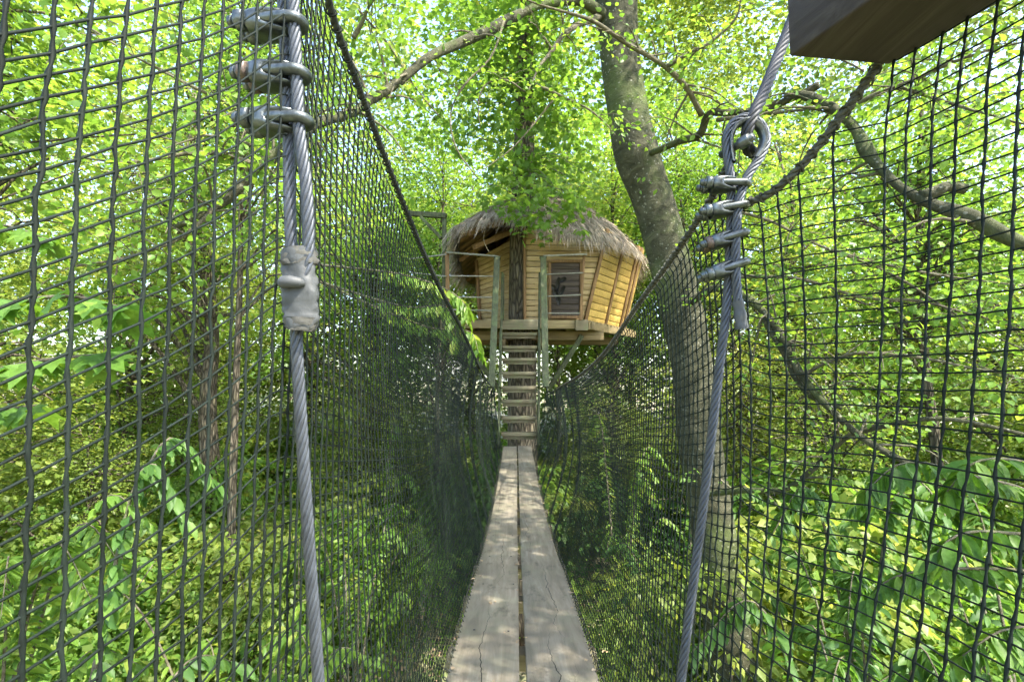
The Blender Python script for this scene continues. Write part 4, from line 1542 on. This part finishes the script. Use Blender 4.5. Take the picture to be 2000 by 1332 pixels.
    for xj in np.arange(-1.3, 1.6, .48):
        MB().box(xj, xj + .06, 10.16, 13.6, DZ - .17 + CZ, DZ - .037 + CZ, g.random()).build('joist', M['deck'], deck, bevel=.003)
    # fascia in three lengths and the beams below
    MB().box(-1.42, -.235, 10.07, 10.115, DZ - .16 + CZ, DZ - .003 + CZ, .7).build('fascia', M['deck'], deck, bevel=.004)
    MB().box(-.23, .545, 10.06, 10.11, DZ - .19 + CZ, DZ + .012 + CZ, .2).build('fascia', M['tread'], deck, bevel=.004)
    MB().box(.55, 1.42, 10.07, 10.115, DZ - .17 + CZ, DZ - .003 + CZ, .1).build('fascia', M['deck'], deck, bevel=.004)
    MB().box(1.25, 1.5, 10.02, 10.065, DZ - .21 + CZ, DZ + .0 + CZ, .6).build('fascia', M['tread'], deck, bevel=.004)
    MB().bar(rel(1.51, 10.13, DZ - .1), rel(2.95, 12.25, DZ - .1), .05, .16, (0, 0, 1), .5).build('fascia', M['deck'], deck, bevel=.004)
    MB().box(-1.35, 1.9, 10.55, 10.72, DZ - .36 + CZ, DZ - .175 + CZ, .9).build('bearer', M['deck'], deck, bevel=.006)
    MB().box(-1.1, 2.5, 12.0, 12.17, DZ - .36 + CZ, DZ - .175 + CZ, .9).build('bearer', M['deck'], deck, bevel=.006)
    for xj in (-.25, .55):
        MB().box(xj, xj + .12, 10.2, 12.6, DZ - .5 + CZ, DZ - .365 + CZ, .8).build('bearer', M['deck'], deck, bevel=.006)
    MB().bar(P(1137, 655, 10.5), P(1072, 750, 10.9) + np.array([0, .0, -.1]), .1, .07, (0, -1, 0), .1).build('brace', M['green_wood'], t, bevel=.004)
    MB().bar(P(905, 665, 10.6), P(975, 760, 10.9), .1, .07, (0, -1, 0), .3).build('brace', M['green_wood'], t, bevel=.004)
    # --- railings
    rail = thing_part('railing', t)
    for a_, b_, w_ in (((872, 493, 9.95), (973, 501, 9.9), .045), ((880, 539, 9.98), (968, 540, 9.95), .03), ((884, 580, 9.98), (966, 581, 9.95), .03), ((884, 605, 9.98), (966, 607, 9.95), .03),
                       ((1061, 500, 9.92), (1147, 497, 9.95), .045), ((1066, 536, 9.97), (1140, 533, 9.98), .03), ((1068, 579, 9.97), (1135, 576, 9.98), .03), ((1068, 612, 9.97), (1133, 612, 9.98), .03),
                       ((872, 540, 9.98), (800, 532, 10.2), .03), ((872, 497, 9.98), (800, 506, 10.2), .035)):
        w_ *= .75
        MB().bar(P(*a_), P(*b_), w_, w_, (0, 0, 1), g.random() * .5).build('rail', M['pale_rail'], rail, bevel=.004)
    MB().bar(P(873, 493, 10.03), P(876, 626, 10.03), .075, .07, (0, -1, 0), .5).build('railing_post', M['batten'], rail, bevel=.004)
    MB().bar(P(1141, 497, 10.03), P(1133, 626, 10.03), .05, .05, (0, -1, 0), .3).build('railing_post', M['batten'], rail, bevel=.004)
    MB().bar(P(983, 535, 10.02), P(982, 626, 10.02), .05, .05, (0, -1, 0), .8).build('railing_post', M['green_wood'], rail, bevel=.004)
    # post with arm and brace at the left corner
    MB().bar(P(868, 419, 10.1), P(868, 640, 10.1), .085, .085, (0, -1, 0), .4).build('corner_post', M['green_wood'], t, bevel=.005)
    MB().bar(P(795, 417, 10.2), P(872, 422, 10.06), .09, .1, (0, 0, 1), .5).build('post_arm', M['green_wood'], t, bevel=.005)
    MB().bar(P(822, 424, 10.12), P(862, 466, 10.08), .06, .07, (0, -1, 0), .2).build('post_brace', M['green_wood'], t, bevel=.004)
    # --- roof: boarded underside, thatch body and loose fronds
    roof = thing_part('roof', t)
    ku, ks = 68, 12
    U, S = np.meshgrid(np.arange(ku) / ku, np.linspace(.02, .97, ks))
    top = roof_pt(U, S, .0).reshape(-1, 3)
    bot = roof_pt(U, S, -.13).reshape(-1, 3)
    nV = len(top)
    q = []
    for i in range(ks - 1):
        for j in range(ku):
            k = (j + 1) % ku
            q.append((i * ku + j, i * ku + k, (i + 1) * ku + k, (i + 1) * ku + j))
            q.append((nV + i * ku + j, nV + (i + 1) * ku + j, nV + (i + 1) * ku + k, nV + i * ku + k))
    for j in range(ku):
        k = (j + 1) % ku
        i = (ks - 1) * ku
        q.append((i + j, i + k, nV + i + k, nV + i + j))
        q.append((j, nV + j, nV + k, k))
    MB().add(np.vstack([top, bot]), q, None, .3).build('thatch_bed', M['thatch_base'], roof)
    # ceiling boards on the porch side
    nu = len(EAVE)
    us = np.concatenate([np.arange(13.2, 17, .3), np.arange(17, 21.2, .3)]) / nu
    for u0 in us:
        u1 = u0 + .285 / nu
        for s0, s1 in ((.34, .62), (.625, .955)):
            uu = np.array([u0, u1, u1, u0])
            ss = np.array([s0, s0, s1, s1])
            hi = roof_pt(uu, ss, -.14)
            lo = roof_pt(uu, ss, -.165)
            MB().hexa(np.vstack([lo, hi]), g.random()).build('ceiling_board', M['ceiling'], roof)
    for u0 in (14.5, 16.0, 17.4, 18.6, 19.8):
        a_, b_ = roof_pt(np.array(u0 / nu), np.array(.3), -.22), roof_pt(np.array(u0 / nu), np.array(.96), -.21)
        MB().bar(a_, b_, .05, .09, (0, 0, 1), .5).build('rafter', M['batten'], roof, bevel=.003)
    fr = MB()
    nb = 26000
    u = g.random(nb)
    s = np.sqrt(g.uniform(.002, 1.0, nb))
    edge = g.random(nb) < .30
    s[edge] = g.uniform(.86, 1.0, edge.sum())
    L = g.uniform(.25, .6, nb)
    L[edge & ((u < .22) | (u > .8))] *= .55
    base = roof_pt(u, s, .012) + np.stack([np.zeros(nb), np.zeros(nb), g.uniform(0, .06, nb)], 1)
    ahead = roof_pt(u, np.minimum(s + .05, 1.02), .012)
    d = ahead - base
    dwn = roof_pt(u, s + .04, .012) - roof_pt(u, s, .012)
    d = dwn / np.linalg.norm(dwn, axis=1)[:, None]
    side = np.cross(d, (0, 0, 1.0))
    side /= np.linalg.norm(side, axis=1)[:, None] + 1e-9
    d = d + side * g.normal(0, .22, nb)[:, None] + np.array([0, 0, 1.0]) * g.normal(.03, .07, nb)[:, None]
    d /= np.linalg.norm(d, axis=1)[:, None]
    side = np.cross(d, (0, 0, 1.0))
    side /= np.linalg.norm(side, axis=1)[:, None] + 1e-9
    over = np.clip((s - .84) / .16, 0, 1)
    sag = (.1 + .9 * over) * L * g.uniform(.2, .75, nb)
    wd = g.uniform(.003, .0095, nb)
    roll = g.normal(0, .6, nb)
    up = np.cross(side, d)
    sd = side * np.cos(roll)[:, None] + up * np.sin(roll)[:, None]
    P0 = base
    P1 = base + d * (L * .5)[:, None] - np.array([0, 0, 1.0]) * (sag * .25)[:, None]
    P2 = base + d * (L * .95)[:, None] - np.array([0, 0, 1.0]) * sag[:, None]
    V = np.stack([P0 - sd * wd[:, None], P0 + sd * wd[:, None], P1 - sd * wd[:, None] * .9, P1 + sd * wd[:, None] * .9, P2], 1)
    i = (np.arange(nb) * 5)[:, None]
    fr.add(V.reshape(-1, 3), i + np.array([[0, 1, 3, 2]]), i + np.array([[2, 3, 4]]), np.repeat(np.clip(.5 + .35 * np.sin(u * 40 + 3 * np.sin(s * 9)) * np.sin(s * 17 + u * 9) + g.normal(0, .28, nb), 0, 1), 5))
    tag(fr.build('thatch', M['thatch'], roof), kind='stuff')
    # loose hanging vines under the eave
    for pts in ([(948, 445, 10.0), (945, 470, 9.9), (955, 492, 9.9)], [(905, 450, 9.9), (893, 475, 9.9), (885, 495, 9.9)], [(1118, 445, 9.9), (1122, 465, 9.85), (1114, 475, 9.85)]):
        MB().tube(spline(ppath(pts), 12), .007, 5, False).build('dry_tendril', M['thatch'], roof, True)


def thing_part(name, parent):
    o = bpy.data.objects.new(name, None)
    o.parent = parent
    o.matrix_parent_inverse = Matrix.Translation(-Vector(world_loc(parent)))
    o.location = (0, 0, 0)
    o.empty_display_size = .1
    COL.objects.link(o)
    return o


treehouse()


# =================================================================== NEAR PLANTS
def plant(name, label, cat, stems, leafspec, mat, seed, group=None, base=None):
    """plant made of stems through given points; leaves along each stem"""
    g = np.random.default_rng(seed)
    b = stems[0][0] if base is None else base
    t = thing(name, b, label, cat, group)
    st, lm = MB(), MB()
    tmpl, size, count, hang = leafspec
    for pts in stems:
        pth = spline(pts, 26)
        L = np.linalg.norm(np.diff(pth, axis=0), axis=1).sum()
        st.tube(pth, np.linspace(max(.004, .006 * L), .0025, 26), 5)
        n = int(count * L)
        f = np.sort(g.uniform(.3, 1, n))
        c = np.stack([np.interp(f, np.linspace(0, 1, 26), pth[:, i]) for i in range(3)], 1)
        sidev = np.where(np.arange(n) % 2 == 0, 1.0, -1.0)
        tg = np.gradient(pth, axis=0)
        tgi = np.stack([np.interp(f, np.linspace(0, 1, 26), tg[:, i]) for i in range(3)], 1)
        tgi /= np.linalg.norm(tgi, axis=1)[:, None]
        sd = np.cross(tgi, (0, 0, 1.0))
        sd /= np.linalg.norm(sd, axis=1)[:, None] + 1e-9
        d = sd * sidev[:, None] + tgi * .5 + g.normal(0, .25, (n, 3))
        d[:, 2] -= hang
        nn = np.array([0, 0, 1.0]) + sd * sidev[:, None] * hang * .8 + g.normal(0, .55, (n, 3))
        add_leaves(lm, c, d, nn, size * g.uniform(.7, 1.2, n), tmpl, np.clip(g.normal(.55, .22, n), 0, 1))
    st.build('stem', M['twig'], t, True)
    lm.build('leaves', M[mat], t)
    return t


def gpt(x, y):
    return np.array([x, y, float(ground_z(x, y)) - .05])


def stems_from(x, y, h, n, spread, g, arch=.4):
    out = []
    for _ in range(n):
        a = g.uniform(0, 6.28)
        r = spread * g.uniform(.4, 1.1)
        hh = h * g.uniform(.6, 1.1)
        b = gpt(x, y) + g.normal(0, .08, 3) * [1, 1, 0]
        e = b + np.array([math.cos(a) * r, math.sin(a) * r, hh])
        out.append([b, b + (e - b) * .45 + np.array([0, 0, .22 * hh]), e + np.array([0, 0, .05 * hh]), e + np.array([math.cos(a) * r * .5, math.sin(a) * r * .5, -.12 * hh * arch])])
    return out


gp = np.random.default_rng(77)
# big-leaved boughs just outside the right netting
plant('chestnut_bough', 'bough of large oblong green leaves just outside the lower right netting', 'bough',
      [[rel(3.6, 3.2, -2.6), P(2050, 1000, 2.56), P(1900, 930, 2.36), P(1760, 905, 2.29), P(1690, 960, 2.29)],
       [rel(3.6, 3.2, -2.4), P(2080, 940, 2.29), P(1990, 900, 2.16), P(1900, 905, 2.09), P(1850, 960, 2.09)],
       [rel(3.6, 3.2, -2.6), P(2080, 1080, 2.29), P(1960, 1040, 2.16), P(1860, 1050, 2.09), P(1800, 1120, 2.16)],
       [rel(3.6, 3.2, -2.6), P(2080, 1150, 2.56), P(1900, 1110, 2.43), P(1740, 1130, 2.43), P(1680, 1190, 2.50)],
       [rel(3.6, 3.2, -2.8), P(2080, 1250, 2.29), P(1960, 1230, 2.16), P(1880, 1280, 2.16)]],
      (LONG, .115, 34, .8), 'leaf_near', 101, base=np.array([3.6, 3.2, 0.0]))
plant('maple_bough', 'bough of large maple leaves close outside the net at left centre', 'bough',
      [[rel(-2.6, 1.5, -1.2), P(-150, 640, 1.25), P(30, 590, 1.2), P(150, 580, 1.15), P(235, 600, 1.15)],
       [rel(-2.6, 1.5, -1.2), P(-150, 760, 1.2), P(0, 720, 1.15), P(110, 700, 1.15), P(230, 690, 1.2)],
       [rel(-2.6, 1.5, -1.2), P(-150, 820, 1.3), P(0, 800, 1.3), P(80, 790, 1.3)],
       [rel(-2.6, 1.5, -1.0), P(-150, 470, 1.5), P(0, 440, 1.5), P(100, 470, 1.5)]],
      (MAPLE, .085, 17, .9), 'leaf_near', 102, base=np.array([-2.6, 1.5, 0.0]))
# saplings with drooping leaves below the left net
SAP = [(-2.9, 3.2, 4.2, 6, 'drooping dark-leaved sapling low in the left corner behind the net'),
       (-4.6, 4.6, 3.7, 7, 'leafy sapling with drooping leaves left of the bare litter patch'),
       (-2.5, 5.2, 2.7, 6, 'bushy sapling below the taped steel rope'),
       (-2.2, 7.6, 2.6, 7, 'green sapling beside the left edge of the far planks'),
       (2.4, 3.6, 2.9, 7, 'broad green sapling below the right netting near the plank end'),
       (3.2, 4.8, 3.7, 7, 'leafy sapling at the foot of the leaning beech'),
       (4.6, 4.4, 3.6, 7, 'tall sapling with arching stems in the lower right corner'),
       (2.1, 6.6, 3.6, 7, 'dark green sapling between planks and leaning beech'),
       (1.9, 9.2, 3.9, 6, 'slender sapling right of the stairs below the deck'),
       (-2.9, 11.5, 3.6, 4, 'slender sapling left of the stairs below the deck')]
for x, y, h, n, lab in SAP:
    plant('sapling', lab, 'sapling', stems_from(x, y, h, n, 1.1, gp), (LONG, .15, 34, .9), 'leaf_dark' if x > 2 or y < 4 else 'leaf', int(abs(x * 100 + y * 10)), 'saplings below the bridge')
plant('hanging_spray', 'bright green hanging leaf spray left of the deck fascia', 'spray',
      [[rel(-2.4, 6.2, 1.4), P(800, 540, 5.2), P(880, 570, 5.0), P(910, 600, 4.9), P(912, 640, 4.9)],
       [rel(-2.4, 6.2, 1.2), P(800, 600, 5.2), P(870, 600, 5.0), P(890, 640, 4.9), P(885, 680, 4.9)],
       [rel(-2.4, 6.2, 1.2), P(840, 640, 5.2), P(920, 650, 5.0), P(935, 690, 4.9)]],
      (LONG, .15, 30, 1.2), 'leaf', 111)


def plank_litter():
    g = np.random.default_rng(8)
    n = 70
    y = 1.3 + 7 * g.random(n) ** 1.3
    side = g.choice([-1, 1], n)
    e = np.where(g.random(n) < .55, .235 + g.normal(0, .006, n), np.where(g.random(n) < .5, g.uniform(.02, .22, n), .012))
    c = np.stack([bridge_x(y) + side * e, y, bridge_z(y) + .004], 1)
    lm = MB()
    add_leaves(lm, c, g.normal(0, 1, (n, 3)) * [1, 1, .12], np.array([0, 0, 1.0]) + g.normal(0, .2, (n, 3)), g.uniform(.008, .028, n), OVAL, g.random(n))
    tag(lm.build('plank_litter', M['dry_leaf']), 'bits of dry leaf lying on the bridge planks', 'litter', kind='stuff')


plank_litter()
